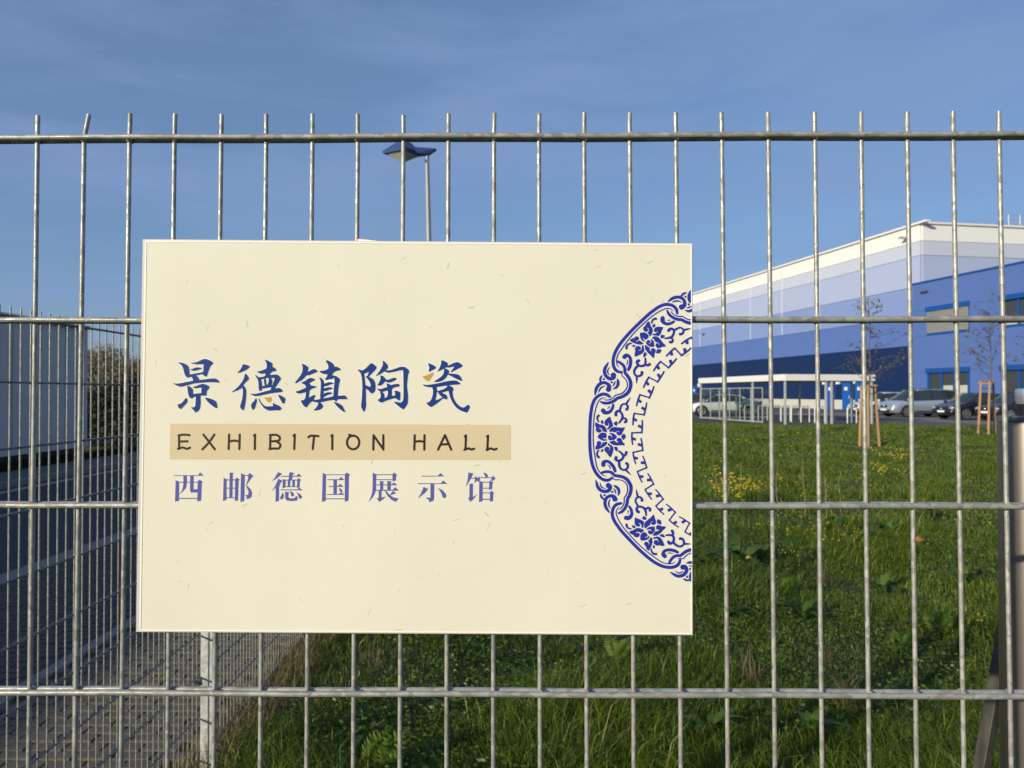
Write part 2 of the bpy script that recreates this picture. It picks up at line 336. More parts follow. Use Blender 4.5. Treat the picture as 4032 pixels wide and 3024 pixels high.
for Y, z in ((62.4, 14.1), (101, 9.4)):
    s = (Y - P0.y) / .9844; b = W(hall); b.box(wp(s, 0.45, LZ + z), (0.5, 0.7, 0.12), AX); b.build('flood_lamp', M['rim'], hall)
# roof railing by the access ladder at the right
b = W(hall); q0 = P0 + EX * 9.2 + D * 1.2 + ZV * (LZ + 15.1)
for k in range(5):
    p = q0 + EX * (1.1 * k); b.path([p, p + ZV * 1.25], 0.035, 6)
for h in (0.5, 0.85, 1.25): b.path([q0 + ZV * h, q0 + EX * 4.4 + ZV * (h + 0.0)], 0.028, 6)
b.build('roof_railing', M['galv'], hall)
b = W(hall); b.bevbox(q0 + EX * 3.0 + D * .8 + ZV * 0.05, (3.5, 1.2, 0.5), .03, (EX, -D, ZV)); b.build('roof_hatch', M['cap'], hall)

office = thing('office_block', wp(-14, 0.5, LZ), 'two storey blue office wing with bright blue window frames at the right', 'building')
OC = (0.090, 0.160, 0.41); M['office'] = mat('office blue panel', OC, 0.5, 0, (0.6, 0.9, tuple(q * .95 for q in OC)), spec=0.3)
OUT = 0.45
b = W(office); b.box(wp(-14.05, OUT - 6.1, LZ + 5.0), (28, 11.8, 9.9), AX); b.build('core', M['trim'], office)
sg0 = 0.0
def yS(Y): return (Y - P0.y) / .9844
wins = [(59.75, 55.5), (52.7, 48.45), (45.65, 41.4)]
# wall panels around the window openings
cols = []; edges = [0.3]
for a, e in wins: edges += [yS(a), yS(e)]
edges.append(-28.0)
rowsz = [(0.0, 0.85), (0.85, 3.2), (3.2, 5.95), (5.95, 7.95), (7.95, 10.1)]
for i in range(len(edges) - 1):
    s1, s0 = edges[i], edges[i + 1]; isw = i % 2 == 1
    for (z0, z1) in rowsz:
        if isw and (z0 in (0.85, 5.95)): continue
        b = W(office); b.bevbox(wp((s0 + s1) / 2, OUT, LZ + (z0 + z1) / 2), (s1 - s0 - .008, 0.18, z1 - z0 - .008), 0.008, AX); b.build('wall_panel', M['office'], office)
b = W(office); b.box(wp(-14, OUT + .02, LZ + 10.16), (28.8, 0.32, 0.12), AX); b.build('parapet_cap', M['winblue'], office)
b = W(office); b.box(wp(-1.2, OUT + .2, LZ + 9.4), (0.7, 0.25, 0.14), AX); b.build('wall_lamp', M['cap'], office)
b = W(office); b.path([wp(-8.6, OUT + .15, LZ + 8.0), wp(-8.6, OUT + .15, LZ + 10.0)], 0.05, 6); b.build('downpipe', M['white'], office)
for wi, (a, e) in enumerate(wins):
    s1, s0 = yS(a), yS(e); sc_ = (s0 + s1) / 2; wd = s1 - s0
    for lv, (z0, z1) in enumerate(((0.85, 3.2), (5.95, 7.95))):
        wo = bpy.data.objects.new('window', None)
        b = W(office); zc = LZ + (z0 + z1) / 2; hh = z1 - z0
        b.box(wp(s0 + .09, OUT, zc), (.18, .26, hh), AX); b.box(wp(s1 - .09, OUT, zc), (.18, .26, hh), AX); b.box(wp(sc_, OUT, LZ + z0 + .08), (wd - .37, .30, .16), AX)
        b.box(wp(s0 + wd * .36, OUT, zc), (.14, .24, hh - .2), AX); b.box(wp(s0 + wd * .66, OUT, zc), (.14, .24, hh - .2), AX)
        f = b.build('window', M['winblue'], office)
        b = W(office); b.bevbox(wp(sc_, OUT + .12, LZ + z1 + .02), (wd + .12, .24, .36), .02, AX); b.build('blind_box', M['winblue'], f)
        for q0_, q1_ in ((.04, .345), (.375, .645), (.675, .96)):
            b = W(office); b.box(wp(s0 + wd * (q0_ + q1_) / 2, OUT - .04, zc), (wd * (q1_ - q0_), .03, hh - .1), AX); b.build('pane', M['winglass'], f)
        if (wi, lv) in ((0, 1),):
            n_ = 22
            b = W(office)
            for k in range(n_):
                z = LZ + z0 + .2 + (hh - .3) * k / (n_ - 1)
                b.box(wp(sc_, OUT + .13, z), (wd - .1, .05, (hh - .3) / n_ * .82), (D, (N * .9 + ZV * .35).normalized(), (ZV * .9 - N * .35).normalized()))
            b.build('lowered_blind', M['blind'], f)
        else:
            fr = {(0, 0): .45, (1, 0): .12, (1, 1): .1}.get((wi, lv), .3)
            for kk, (q0_, q1_) in enumerate(((.05, .34), (.38, .64), (.68, .95))):
                h2 = hh * (fr if kk < 2 else fr * .6)
                b = W(office); b.box(wp(s0 + wd * (q0_ + q1_) / 2, OUT - .01, LZ + z0 + .16 + h2 / 2), (wd * (q1_ - q0_) * .94, .02, h2), AX); b.build('inner_screen', M['screen'], f)

# ------------------------------------------------------------------ white store building on the left
store = thing('storage_building', (-12.0, 4, 0), 'long low white panelled storage building standing in shade across the road', 'building')
SY0, SY1 = -22.0, 21.7
b = W(store); b.box((-13.35, (SY0 + SY1) / 2, 1.9), (2.58, SY1 - SY0 - .1, 3.4), None); b.build('core', M['trim'], store)
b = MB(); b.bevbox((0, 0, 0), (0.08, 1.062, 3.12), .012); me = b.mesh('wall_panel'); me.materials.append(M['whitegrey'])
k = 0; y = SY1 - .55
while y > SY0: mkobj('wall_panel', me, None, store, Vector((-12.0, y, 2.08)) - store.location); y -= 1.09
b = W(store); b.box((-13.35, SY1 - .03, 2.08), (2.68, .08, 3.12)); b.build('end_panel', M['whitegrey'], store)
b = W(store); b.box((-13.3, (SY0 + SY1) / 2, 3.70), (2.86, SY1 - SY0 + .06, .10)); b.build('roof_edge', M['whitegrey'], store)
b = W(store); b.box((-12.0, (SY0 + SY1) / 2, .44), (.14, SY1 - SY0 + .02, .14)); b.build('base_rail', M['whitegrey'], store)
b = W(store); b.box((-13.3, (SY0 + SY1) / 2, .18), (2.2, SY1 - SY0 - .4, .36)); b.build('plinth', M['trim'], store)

# ------------------------------------------------------------------ bike shelter
SC = Vector((12.75, 36.0, LZ))
sh = thing('bike_shelter', SC, 'flat roofed bicycle shelter with white fascia and galvanised posts by the lawn', 'shelter')
LA, LB = 9.6, 4.65
def sp(a, e, z): return SC + D * a + EX * e + ZV * z
zt = 2.34
b = W(sh); b.box(sp(LA / 2, LB / 2, zt - .14), (LA - .1, LB - .1, .18), (D, EX, ZV)); b.build('roof', M['cap'], sh)
for nm, cen, size, ax in (('side', sp(LA / 2, -.02, zt - .13), (LA + .08, .05, .30), AX), ('front', sp(-.04, LB / 2, zt - .13), (LB - .0, .05, .30), (EX, D, ZV)), ('far', sp(LA / 2, LB + .02, zt - .13), (LA + .08, .05, .30), AX), ('back', sp(LA + .04, LB / 2, zt - .13), (LB, .05, .30), (EX, D, ZV))):
    b = W(sh); b.bevbox(cen, size, .008, ax); b.build('fascia', M['white'], sh)
posts = [(0.06, .06), (3.2, .06), (6.4, .06), (LA - .08, .06), (.06, LB - .1), (3.2, LB - .1), (6.4, LB - .1), (LA - .08, LB - .1), (.06, 2.15), (0.06, 2.45), (1.6, LB - .1)]
for a, e in posts:
    b = W(sh); b.bevbox(sp(a, e, (zt - .28) / 2), (.085, .085, zt - .28), .008, (D, EX, ZV)); b.build('post', M['galv'], sh)
# glazed low wall on the left side and back
def pane(a0, e0, a1, e1, z0, z1):
    p, q = sp(a0, e0, 0), sp(a1, e1, 0); dd = (q - p); ln = dd.length; dd.normalize(); nn = ZV.cross(dd)
    b = W(sh); b.box((p + q) / 2 + ZV * ((z0 + z1) / 2), (ln - .06, .012, z1 - z0), (dd, nn, ZV)); g = b.build('glass_pane', M['glass'], sh)
    b = W(sh); b.box(p + ZV * (z1 / 2), (.036, .036, z1), (dd, nn, ZV)); b.box((p + q) / 2 + ZV * (z1 + .02), (ln, .04, .04), (dd, nn, ZV)); b.box((p + q) / 2 + ZV * .05, (ln - .06, .04, .05), (dd, nn, ZV)); b.build('glazing_bar', M['galv'], g)
na = 6
for k in range(na): pane(2.2 + (LA - 2.4) * k / na, .06, 2.2 + (LA - 2.4) * (k + 1) / na, .06, .1, 1.72)
for k in range(4): pane(LA - .1, .1 + (LB - .3) * k / 4, LA - .1, .1 + (LB - .3) * (k + 1) / 4, .1, 1.72)
# hoops
hm = MB(); pts = [(0, 0, 0)] + [(0, 0, .70)] + [(.1 - .1 * math.cos(a), 0, .70 + .1 * math.sin(a)) for a in (R(30), R(60), R(90))] + [(.55, 0, .80)] + [(.55 + .1 * math.sin(a), 0, .70 + .1 * math.cos(a)) for a in (R(30), R(60), R(90))] + [(.65, 0, 0)]
hm.path(pts, .028, 8); hmesh = hm.mesh('bike_stand', True); M['hoop'] = mat('bright galvanised tube', (0.78, 0.77, 0.73), .4, .2); hmesh.materials.append(M['hoop'])
bar = MB(); bar.path([(.01, 0, .38), (.64, 0, .38)], .018, 6); barm = bar.mesh('crossbar', True); barm.materials.append(M['galv'])
for (cxp, Y), nth in zip(((640, 42.5), (790, 41.5), (935, 40.6), (1040, 39.8), (1150, 39.2), (1255, 38.6), (1405, 38.0), (1760, 37.6)), ('leftmost', 'second from left', 'third from left', 'fourth from left', 'fifth from left', 'sixth from left', 'second from right', 'rightmost')):
    p = at(2700 + cxp / 2.765, 1600, Y); o = mkobj('bike_stand', hmesh, None, None, (p.x, p.y, LZ + .003)); o.rotation_euler = (0, 0, R(rng.uniform(22, 34)))
    tag(o, 'steel hoop bike stand under the shelter roof, ' + nth, 'bike stand', 'bike stands under the shelter'); 
    c_ = mkobj('crossbar', barm, None, o)
b = None

# ------------------------------------------------------------------ cars
def interp(tab, x):
    xs = [t[0] for t in tab]; ys = [t[1] for t in tab]; return float(np.interp(-x, [-q for q in xs], ys))
def make_car(name, label, paint, Ln, Wd, H, kind, loc, rz, group='cars parked along the office'):
    t = thing(name, loc, label, 'car', group, rz)
    if kind == 'van':
        top = [(.50, .62), (.492, .72), (.46, .84), (.40, .93), (.335, 1.02), (.13, H - .07), (.05, H - .01), (-.1, H), (-.33, H - .02), (-.43, H - .08), (-.475, 1.10), (-.493, .85), (-.50, .55)]
        belt = [(.50, .55), (.46, .78), (.40, .88), (.335, .97), (0, 1.02), (-.43, 1.08), (-.475, 1.05), (-.5, .5)]
        st = [.50, .494, .48, .455, .42, .38, .335, .235, .13, .09, -.06, -.075, -.235, -.25, -.42, -.445, -.475, -.493, -.50]; cowl, wtop, rtop, rbase = .335, .13, -.445, -.475; pill = [(-.06, -.075), (-.235, -.25), (-.42, -.445)]
    elif kind == 'sedan':
        top = [(.50, .55), (.49, .66), (.46, .74), (.38, .84), (.27, .92), (.10, H - .05), (.02, H), (-.12, H - .01), (-.24, H - .10), (-.37, 1.02), (-.44, 1.0), (-.49, .92), (-.50, .55)]
        belt = [(.50, .5), (.46, .68), (.38, .80), (.27, .88), (0, .92), (-.37, .97), (-.44, .95), (-.5, .5)]
        st = [.50, .494, .48, .455, .42, .35, .27, .19, .10, .06, -.04, -.055, -.20, -.24, -.30, -.37, -.44, -.49, -.50]; cowl, wtop, rtop, rbase = .27, .10, -.24, -.37; pill = [(-.04, -.055), (-.20, -.24)]
    else:
        top = [(.50, .56), (.49, .68), (.46, .77), (.38, .87), (.28, .95), (.11, H - .05), (.03, H), (-.2, H - .01), (-.36, H - .07), (-.41, H - .14), (-.465, 1.0), (-.49, .8), (-.50, .5)]
        belt = [(.50, .5), (.46, .72), (.38, .84), (.28, .91), (0, .95), (-.36, 1.0), (-.465, .97), (-.5, .45)]
        st = [.50, .494, .48, .455, .42, .35, .28, .20, .11, .07, -.05, -.065, -.22, -.25, -.36, -.41, -.465, -.49, -.50]; cowl, wtop, rtop, rbase = .28, .11, -.41, -.465; pill = [(-.05, -.065), (-.22, -.25), (-.36, -.41)]
    rings = []
    for x in st:
        zt_, zs = interp(top, x), interp(belt, x); zs = min(zs, zt_ - .02)
        e = max(0.0, (abs(x) - .40) / .10); w = Wd / 2 * (1 - .16 * e ** 2.2); zb = .24 + .10 * max(0, (abs(x) - .44) / .06)
        cab = min(1.0, max(0.0, (zt_ - zs - .08) / .35)); wt = w * (.93 - .19 * cab); dz = .02 + .05 * cab
        half = [(0, zb), (w * .82, zb), (w * .965, zb + .10), (w, (zb + zs) * .5), (w * .985, zs - .04), (w * .955, zs), (wt, zt_ - dz), (wt * .82, zt_ - .012), (0, zt_)]
        ring = [(x * Ln, y, z) for y, z in half] + [(x * Ln, -y, z) for y, z in half[-2:0:-1]]
        rings.append(ring)
    n = len(rings[0]); V = [q for r_ in rings for q in r_]; body = []; glass = []; blk = []
    half_n = 8
    for i in range(len(st) - 1):
        xa, xb = st[i], st[i + 1]; xm = (xa + xb) / 2
        for k in range(n):
            k2 = (k + 1) % n; f = (i * n + k, (i + 1) * n + k, (i + 1) * n + k2, i * n + k2)
            seg = k if k < 8 else n - 1 - k
            tgt = body
            if seg == 5 and rbase < xm < cowl:
                tgt = glass
                for p0, p1 in pill:
                    if p1 - .001 < xm < p0 + .001: tgt = blk if kind != 'x' else body
                if xm < rtop: tgt = body
            if seg in (6, 7) and (wtop < xm < cowl or rbase < xm < rtop): tgt = glass
            tgt.append(f)
    body.append(tuple(range(n))); body.append(tuple((len(st) - 1) * n + k for k in range(n - 1, -1, -1)))
    def part(nm, fs, m, sm=True):
        used = sorted({i for f in fs for i in f}); mp_ = {q: i for i, q in enumerate(used)}
        b = MB(); b.add([V[i] for i in used], [tuple(mp_[i] for i in f) for f in fs]); o = b.build(nm, m, t, sm); return o
    part('body', body, paint); part('window_glass', glass, M['carglass']); 
    for p0, p1 in pill:
        for right in (0, 1):
            fs = [f for f in blk if p1 - .001 < (V[f[0]][0] + V[f[1]][0]) / 2 / Ln < p0 + .001 and (V[f[0]][1] + V[f[2]][1] < 0) == bool(right)]
            if fs: part('door_pillar', fs, M['trim'])
    rw = .335 if kind != 'van' else .35
    for wx in (.305, -.285):
        for sy in (1, -1):
            b = MB(); yy = sy * Wd / 2
            ang = [math.pi * k / 10 for k in range(11)]
            ro = rw + .075
            vs1 = [(wx * Ln + ro * math.cos(a), yy * 1.004 * .995, .27 + max(0, ro * math.sin(a)) ) for a in ang]
            b.add([(wx * Ln + ro * math.cos(a), yy + sy * .008, rw * .95 + ro * math.sin(a)) for a in ang] + [(wx * Ln - ro, yy + sy * .008, .2), (wx * Ln + ro, yy + sy * .008, .2)] +
                  [(wx * Ln + ro * math.cos(a), yy - sy * .2, rw * .95 + ro * math.sin(a)) for a in ang] + [(wx * Ln - ro, yy - sy * .2, .2), (wx * Ln + ro, yy - sy * .2, .2)],
                  [tuple(range(13)), tuple(range(25, 12, -1))] + [(i, i + 13, (i + 1) % 13 + 13, (i + 1) % 13) for i in range(13)])
            b.build('wheel_arch', M['trim'], t)
            b = MB(); prof = [(rw * .66, -.10), (rw * .95, -.10), (rw, -.07), (rw, .07), (rw * .95, .10), (rw * .66, .10)]
            nn = 24; vv = []; ff = []
            for r_, w_ in prof:
                for k in range(nn): a = 2 * math.pi * k / nn; vv.append((wx * Ln + r_ * math.cos(a), yy - sy * .085 + w_ , rw + r_ * math.sin(a)))
            for i in range(len(prof) - 1):
                for k in range(nn): ff.append((i * nn + k, i * nn + (k + 1) % nn, (i + 1) * nn + (k + 1) % nn, (i + 1) * nn + k))
            b.add(vv, ff); w_o = b.build('wheel', M['tyre'], t, True)
            b = MB(); yo = yy + sy * .0
            for k in range(7):
                a = 2 * math.pi * k / 7; dx, dz_ = math.cos(a), math.sin(a)
                b.box((wx * Ln + dx * rw * .36, yo, rw + dz_ * rw * .36), (rw * .62, .03, rw * .17), (Vector((dx, 0, dz_)), Vector((0, 1, 0)), Vector((-dz_, 0, dx))))
            b.path([(wx * Ln, yo - .02, rw), (wx * Ln, yo + .02, rw)], rw * .17, 12)
            ringp = [(wx * Ln + rw * .66 * math.cos(2 * math.pi * k / 20), yo, rw + rw * .66 * math.sin(2 * math.pi * k / 20)) for k in range(21)]
            b.path(ringp, .022, 6, False); b.build('rim', M['rim'], w_o)
            b = MB(); b.path([(wx * Ln, yy - sy * .10, rw), (wx * Ln, yy - sy * .06, rw)], rw * .66, 20); b.build('hub_disc', M['trim'], w_o)
    xf = Ln * .5
    b = MB(); b.bevbox((xf - .015, 0, .40), (.05, Wd * .62, .14), .02); b.build('lower_grille', M['trim'], t)
    gh = .24 if kind == 'sport' else .13
    b = MB(); b.bevbox((xf - .01, 0, .60 if kind != 'van' else .66), (.05, Wd * (.34 if kind != 'sport' else .42), gh), .03); b.build('grille', M['trim'], t)
    b = MB(); b.lathe((0, 0, 0), [(.055, -.008), (.06, 0), (.05, .01)], 14)
    b.v = [(xf + .02 + z, x, (.63 if kind != 'van' else .70) + y) for x, y, z in b.v]; b.build('badge', M['rim'], t)
    for sy in (1, -1):
        b = MB(); bm = bmesh.new(); bmesh.ops.create_uvsphere(bm, u_segments=14, v_segments=8, radius=1)
        hz = .66 if kind != 'van' else .74
        for v in bm.verts: v.co = Vector((xf - .17 - (.0 if kind != 'van' else .02) + v.co.x * .17, sy * (Wd * .36) + v.co.y * .19, hz + v.co.z * .085 + v.co.x * -.02))
        b.add([v.co.copy() for v in bm.verts], [tuple(q.index for q in f.verts) for f in bm.faces]); bm.free(); b.build('headlight', M['chrome'], t, True)
        b = MB(); b.bevbox((-xf + .03, sy * Wd * .39, .86), (.10, .22, .22), .03); b.build('tail_light', M['taillamp'], t)
        b = MB(); b.bevbox((cowl * Ln - .16, sy * (Wd / 2 + .09), 1.0 if kind != 'van' else 1.08), (.11, .20, .13), .04); b.build('mirror', paint, t, True)
        for dx in (.02, -.20):
            b = MB(); b.bevbox((dx * Ln, sy * (Wd / 2 * .99), .80 if kind != 'van' else .88), (.18, .035, .03), .008); b.build('door_handle', paint, t)
        b = MB(); b.bevbox((0, sy * (Wd / 2 + .003), .36), (Ln * .38, .02, .05), .008); b.build('sill_trim', M['trim'], t)
    b = MB(); b.box((xf + .018, 0, .47 if kind != 'sport' else .42), (.012, .52, .11)); b.build('number_plate', M['plate'], t)
    for sy in (1, -1): b = MB(); b.bevbox((wtop * Ln - .55, sy * Wd * .33, H), (.9, .04, .035), .01); b.build('roof_rail', M['trim'], t)
    return t
def paint(name, col, metal=0.3): return mat(name, col, 0.28, metal, coat=0.6)
hd = math.atan2(-0.1757, -0.9844)
CZ = LZ + .012
silver = paint('silver paint', (0.42, 0.46, 0.52), .5); white_p = paint('white paint', (0.74, 0.74, 0.74), 0); black_p = paint('black paint', (0.012, 0.013, 0.018), 0.1); dark_p = paint('dark plum paint', (0.020, 0.012, 0.020), .1); grey_p = paint('pale silver paint', (0.62, 0.63, 0.64), .2)
def car_at(px, Y, back, Ln):                     # px: pixel column of the front wheel
    p = at(px, 1640, Y); h = Vector((math.cos(hd), math.sin(hd), 0)); left = Vector((-h.y, h.x, 0))
    q = Vector((p.x, Y, CZ)) - h * (.305 * Ln) - left * .85; q.z = CZ; return q
sheet('parking_bays', [(22.2, 36.2, LZ + .008), (30.5, 37.7, LZ + .008), (27.0, 57.5, LZ + .008), (18.7, 56.0, LZ + .008)], M['bay'])
make_car('van', 'silver people carrier parked between the white car and the black hatchback', silver, 4.75, 1.86, 1.74, 'van', car_at(3570, 46.4, 0, 4.75), hd)
make_car('hatchback', 'black hatchback parked just right of the silver people carrier', black_p, 4.25, 1.78, 1.47, 'hatch', car_at(3803, 41.9, 0, 4.25), hd)
make_car('small_car', 'dark plum coloured small car parked at the far right behind the tree stakes', dark_p, 3.9, 1.70, 1.48, 'hatch', car_at(3979, 39.6, 0, 3.9), hd)
make_car('white_car', 'white estate car with a black grille left of the silver people carrier', white_p, 4.45, 1.82, 1.56, 'sport', car_at(3440, 50.6, 0, 4.45), hd)
p = at(2845, 1600, 49.5); make_car('sedan', 'white saloon car seen through the glass wall of the bike shelter', white_p, 4.6, 1.80, 1.43, 'sedan', (p.x, 49.5, CZ), R(172))
p = at(2700, 1600, 56.5); make_car('dark_car', 'dark grey car half hidden behind the sign and the white saloon', paint('slate paint', (.05, .055, .06)), 4.4, 1.8, 1.46, 'hatch', (p.x, 56.5, CZ), R(172))

# ------------------------------------------------------------------ street lamp
LB_ = at(1699, 1545, 16.0); lp = thing('street_lamp', (LB_.x + .05, 16.0, 0), 'tall street lamp with a blue pyramid head rising above the sign', 'lamp')
top_ = at(1681, 600, 16.0); bot = Vector((LB_.x + .06, 16, -.02))
dirp = (top_ - bot).normalized()
b = W(lp); b.path([bot, bot + dirp * 1.2, bot + dirp * 1.25, top_], [.085, .085, .068, .042], 16); b.build('pole', mat('dull galvanised pole', (.27, .275, .265), .5, .2, (3, .6, (.34, .345, .33))), lp, True)
hc = at(1585, 597, 15.95); hz_ = hc.z
def hexring(cx_, cy_, rx, ry, z, ang):
    return [Vector((cx_ + rx * math.cos(a + ang), cy_ + ry * math.sin(a + ang), z)) for a in [2 * math.pi * k / 4 for k in range(4)]]
tilt = 0.0
a0 = R(14)
lo_ = hexring(hc.x, hc.y, .42, .42, hz_ - .02, a0); lo2 = hexring(hc.x, hc.y, .40, .40, hz_ - .07, a0); up_ = hexring(hc.x + .03, hc.y, .15, .15, hz_ + .19, a0); lens = hexring(hc.x, hc.y, .36, .36, hz_ - .065, a0)
b = W(lp); b.add(lo_ + up_ + lo2, [(0, 1, 5, 4), (1, 2, 6, 5), (2, 3, 7, 6), (3, 0, 4, 7), (4, 5, 6, 7), (8, 9, 1, 0), (9, 10, 2, 1), (10, 11, 3, 2), (11, 8, 0, 3), (11, 10, 9, 8)]); b.build('lamp_head', M['lampblue'], lp)
b = W(lp); b.add(lens + [Vector((hc.x, hc.y, hz_ - .24))], [(1, 0, 4), (2, 1, 4), (3, 2, 4), (0, 3, 4), (0, 1, 2, 3)]); b.build('diffuser', M['diffuser'], lp)
tp = top_
b = W(lp); b.add([Vector((hc.x + .26, hc.y - .10, hz_ + .07)), Vector((hc.x + .26, hc.y + .10, hz_ + .07)), Vector((hc.x + .26, hc.y + .10, hz_ - .07)), Vector((hc.x + .26, hc.y - .10, hz_ - .07)),
                  Vector((tp.x + .20, tp.y - .07, tp.z + .06)), Vector((tp.x + .20, tp.y + .07, tp.z + .06)), Vector((tp.x + .03, tp.y + .07, tp.z - .06)), Vector((tp.x + .03, tp.y - .07, tp.z - .06))],
                 [(0, 3, 2, 1), (4, 5, 6, 7), (0, 1, 5, 4), (1, 2, 6, 5), (2, 3, 7, 6), (3, 0, 4, 7)]); b.build('bracket', M['lampblue'], lp)

# ------------------------------------------------------------------ hedges and far trees on the left
def leaf_cloud(b_v, b_f, pts, size, rg):
    n = len(pts)
    a = rg.normal(size=(n, 3)); a /= np.linalg.norm(a, axis=1)[:, None]; c = rg.normal(size=(n, 3)); c -= (c * a).sum(1)[:, None] * a; c /= np.linalg.norm(c, axis=1)[:, None]
    s = size * rg.uniform(.6, 1.3, (n, 1)); q = np.stack([pts - a * s, pts + c * s * .5, pts + a * s, pts - c * s * .5], 1)
    return q.reshape(-1, 3)
def quads_obj(name, V, m, parent=None):
    n = len(V) // 4; me = bpy.data.meshes.new(name); me.vertices.add(len(V)); me.vertices.foreach_set('co', np.asarray(V, dtype=np.float32).ravel())
    me.loops.add(4 * n); me.loops.foreach_set('vertex_index', np.arange(4 * n, dtype=np.int32)); me.polygons.add(n)
    me.polygons.foreach_set('loop_start', np.arange(0, 4 * n, 4, dtype=np.int32)); me.update(calc_edges=True); me.validate()
    return mkobj(name, me, m, parent)
def hedge(name, label, x0, x1, y, depth, z0, h, m, n, leaf):
    t = thing(name, ((x0 + x1) / 2, y, 0), label, 'hedge')
    x = rng.uniform(x0, x1, n); top = h * (.82 + .10 * np.sin(x * .9) + .06 * np.sin(x * 2.7 + 1) + rng.normal(0, .035, n)); z = z0 + (top - z0) * rng.uniform(0, 1, n) ** .7
    yy = y + rng.normal(0, depth, n); P = np.stack([x, yy, z], 1) - np.array(t.location)
    quads_obj('foliage', leaf_cloud(None, None, P, leaf, rng), m, t)
    b = W(t); k = x0
    while k < x1: b.path([(k, y, -.02), (k + .2, y, h * .7)], [.12, .03], 6); k += 2.2
    b.build('stem', M['bark'], t)
hedge('autumn_hedge', 'tall brown autumn hedge far behind the side fence', -44, -4, 62, 1.4, .5, 5.9, M['brownhedge'], 90000, .095)
hedge('dark_hedge', 'lower dark green hedge in front of the brown hedge', -34, -11.2, 27.5, .45, -.05, 2.75, M['darkhedge'], 42000, .075)

hedge('field_hedge', 'brown and green hedgerow standing behind the photographer', -60, 60, -30, 1.6, .3, 5.2, M['brownhedge'], 16000, .3)
# ------------------------------------------------------------------ saplings with stakes
def sapling(label, base, height, seed, stake_off, sh_=1.95):
    rg = np.random.default_rng(seed); t = thing('young_tree', base, label, 'tree', 'young trees on the lawn')
    b = W(t); p = Vector(base) + ZV * -.05; pts = [p]; top = Vector(base) + ZV * height
    nseg = 12
    for k in range(1, nseg + 1):
        f = k / nseg; pts.append(Vector(base) + ZV * (height * f) + Vector((rg.normal(0, .02) + .05 * math.sin(3 * f), rg.normal(0, .02), 0)) * (1 if f > .3 else .3))
    b.path(pts, [.034 * (1 - .86 * k / nseg) for k in range(nseg + 1)], 7); b.build('trunk', M['bark'], t, True)
    br = W(t); leaves = []
    for k in range(26):
        f = rg.uniform(.40, .95); i = f * nseg; i0 = int(i); o = pts[i0].lerp(pts[min(i0 + 1, nseg)], i - i0)
        a = rg.uniform(0, 2 * math.pi); ln = height * (.30 * (1.05 - f) + .05) * rg.uniform(.7, 1.25); up = rg.uniform(.25, .8)
        d = Vector((math.cos(a), math.sin(a), up)).normalized(); q = [o]; cur = o; dd = d
        for s in range(4):
            dd = (dd + Vector(rg.normal(0, .16, 3)) + ZV * .05).normalized(); cur = cur + dd * (ln / 4); q.append(cur)
        br.path(q, [.011, .009, .007, .005, .003], 5)
        for s in (1, 2, 3, 4):
            for _ in range(2):
                d2 = (dd + Vector(rg.normal(0, .6, 3))).normalized(); e = q[s] + d2 * rg.uniform(.10, .28); br.path([q[s], e], [.005, .0025], 4)
                if rg.uniform() < .62: leaves.append(e)
                if rg.uniform() < .25: leaves.append(e + Vector(rg.normal(0, .03, 3)))
    br.build('branches', M['bark'], t)
    P = np.array([tuple(q - t.location) for q in leaves]); quads_obj('crown', leaf_cloud(None, None, P, .06, rg), M['autumn'], t)
    tops = []
    for (ox, oy, tx, ty) in stake_off:
        b = W(t); p0 = Vector((base[0] + ox, base[1] + oy, gz(base[0] + ox, base[1] + oy) - .1)); p1 = Vector((base[0] + tx, base[1] + ty, base[2] + sh_ + rg.uniform(-.03, .03)))
        mid = p0.lerp(p1, .5) + Vector((rg.normal(0, .008), rg.normal(0, .008), 0)); b.path([p0, mid, p1], [.050, .046, .043], 10); st_ = b.build('stake', M['stake'], t, True); tops.append(p1)
    for i, j in ((0, 1), (1, 2), (2, 0)):
        b = W(t); a_, c_ = tops[i] - ZV * .10, tops[j] - ZV * .10; dv = (c_ - a_).normalized(); b.path([a_ - dv * .08 + ZV * .03 * i, c_ + dv * .08 + ZV * .03 * i], .034, 8); b.build('crossbar', M['stake'], t, True)
    for i in range(3):
        b = W(t); b.path([tops[i] - ZV * .28, pts[4] * 1.0 if False else Vector((base[0], base[1], tops[i].z - .30))], .016, 6); b.build('tie_strap', M['strap'], t)
    return t
B1 = at(3422, 1744, 24.0); B1.z = gz(B1.x, 24.0)
sapling('young staked tree in front of the bike shelter', (B1.x, B1.y, B1.z), 4.75, 3, [(-.234, .12, -.164, .1), (-.19, -.34, -.12, -.2), (.40, .15, .226, .1)])
B2 = at(3899, 1707, 29.7); B2.z = gz(B2.x, 29.7)
sapling('young staked tree in front of the dark cars at the right', (B2.x, B2.y, B2.z), 5.35, 8, [(-.53, -.1, -.377, -.06), (-.277, -.35, -.136, -.22), (.355, .25, .23, .16)], 2.0)
B3 = (19.95, 29.0, gz(19.95, 29.0))
sapling('young tree whose twigs reach in at the right edge', B3, 5.0, 15, [(-.3, -.1, -.2, -.06), (.1, -.3, .08, -.2), (.25, .25, .2, .16)])

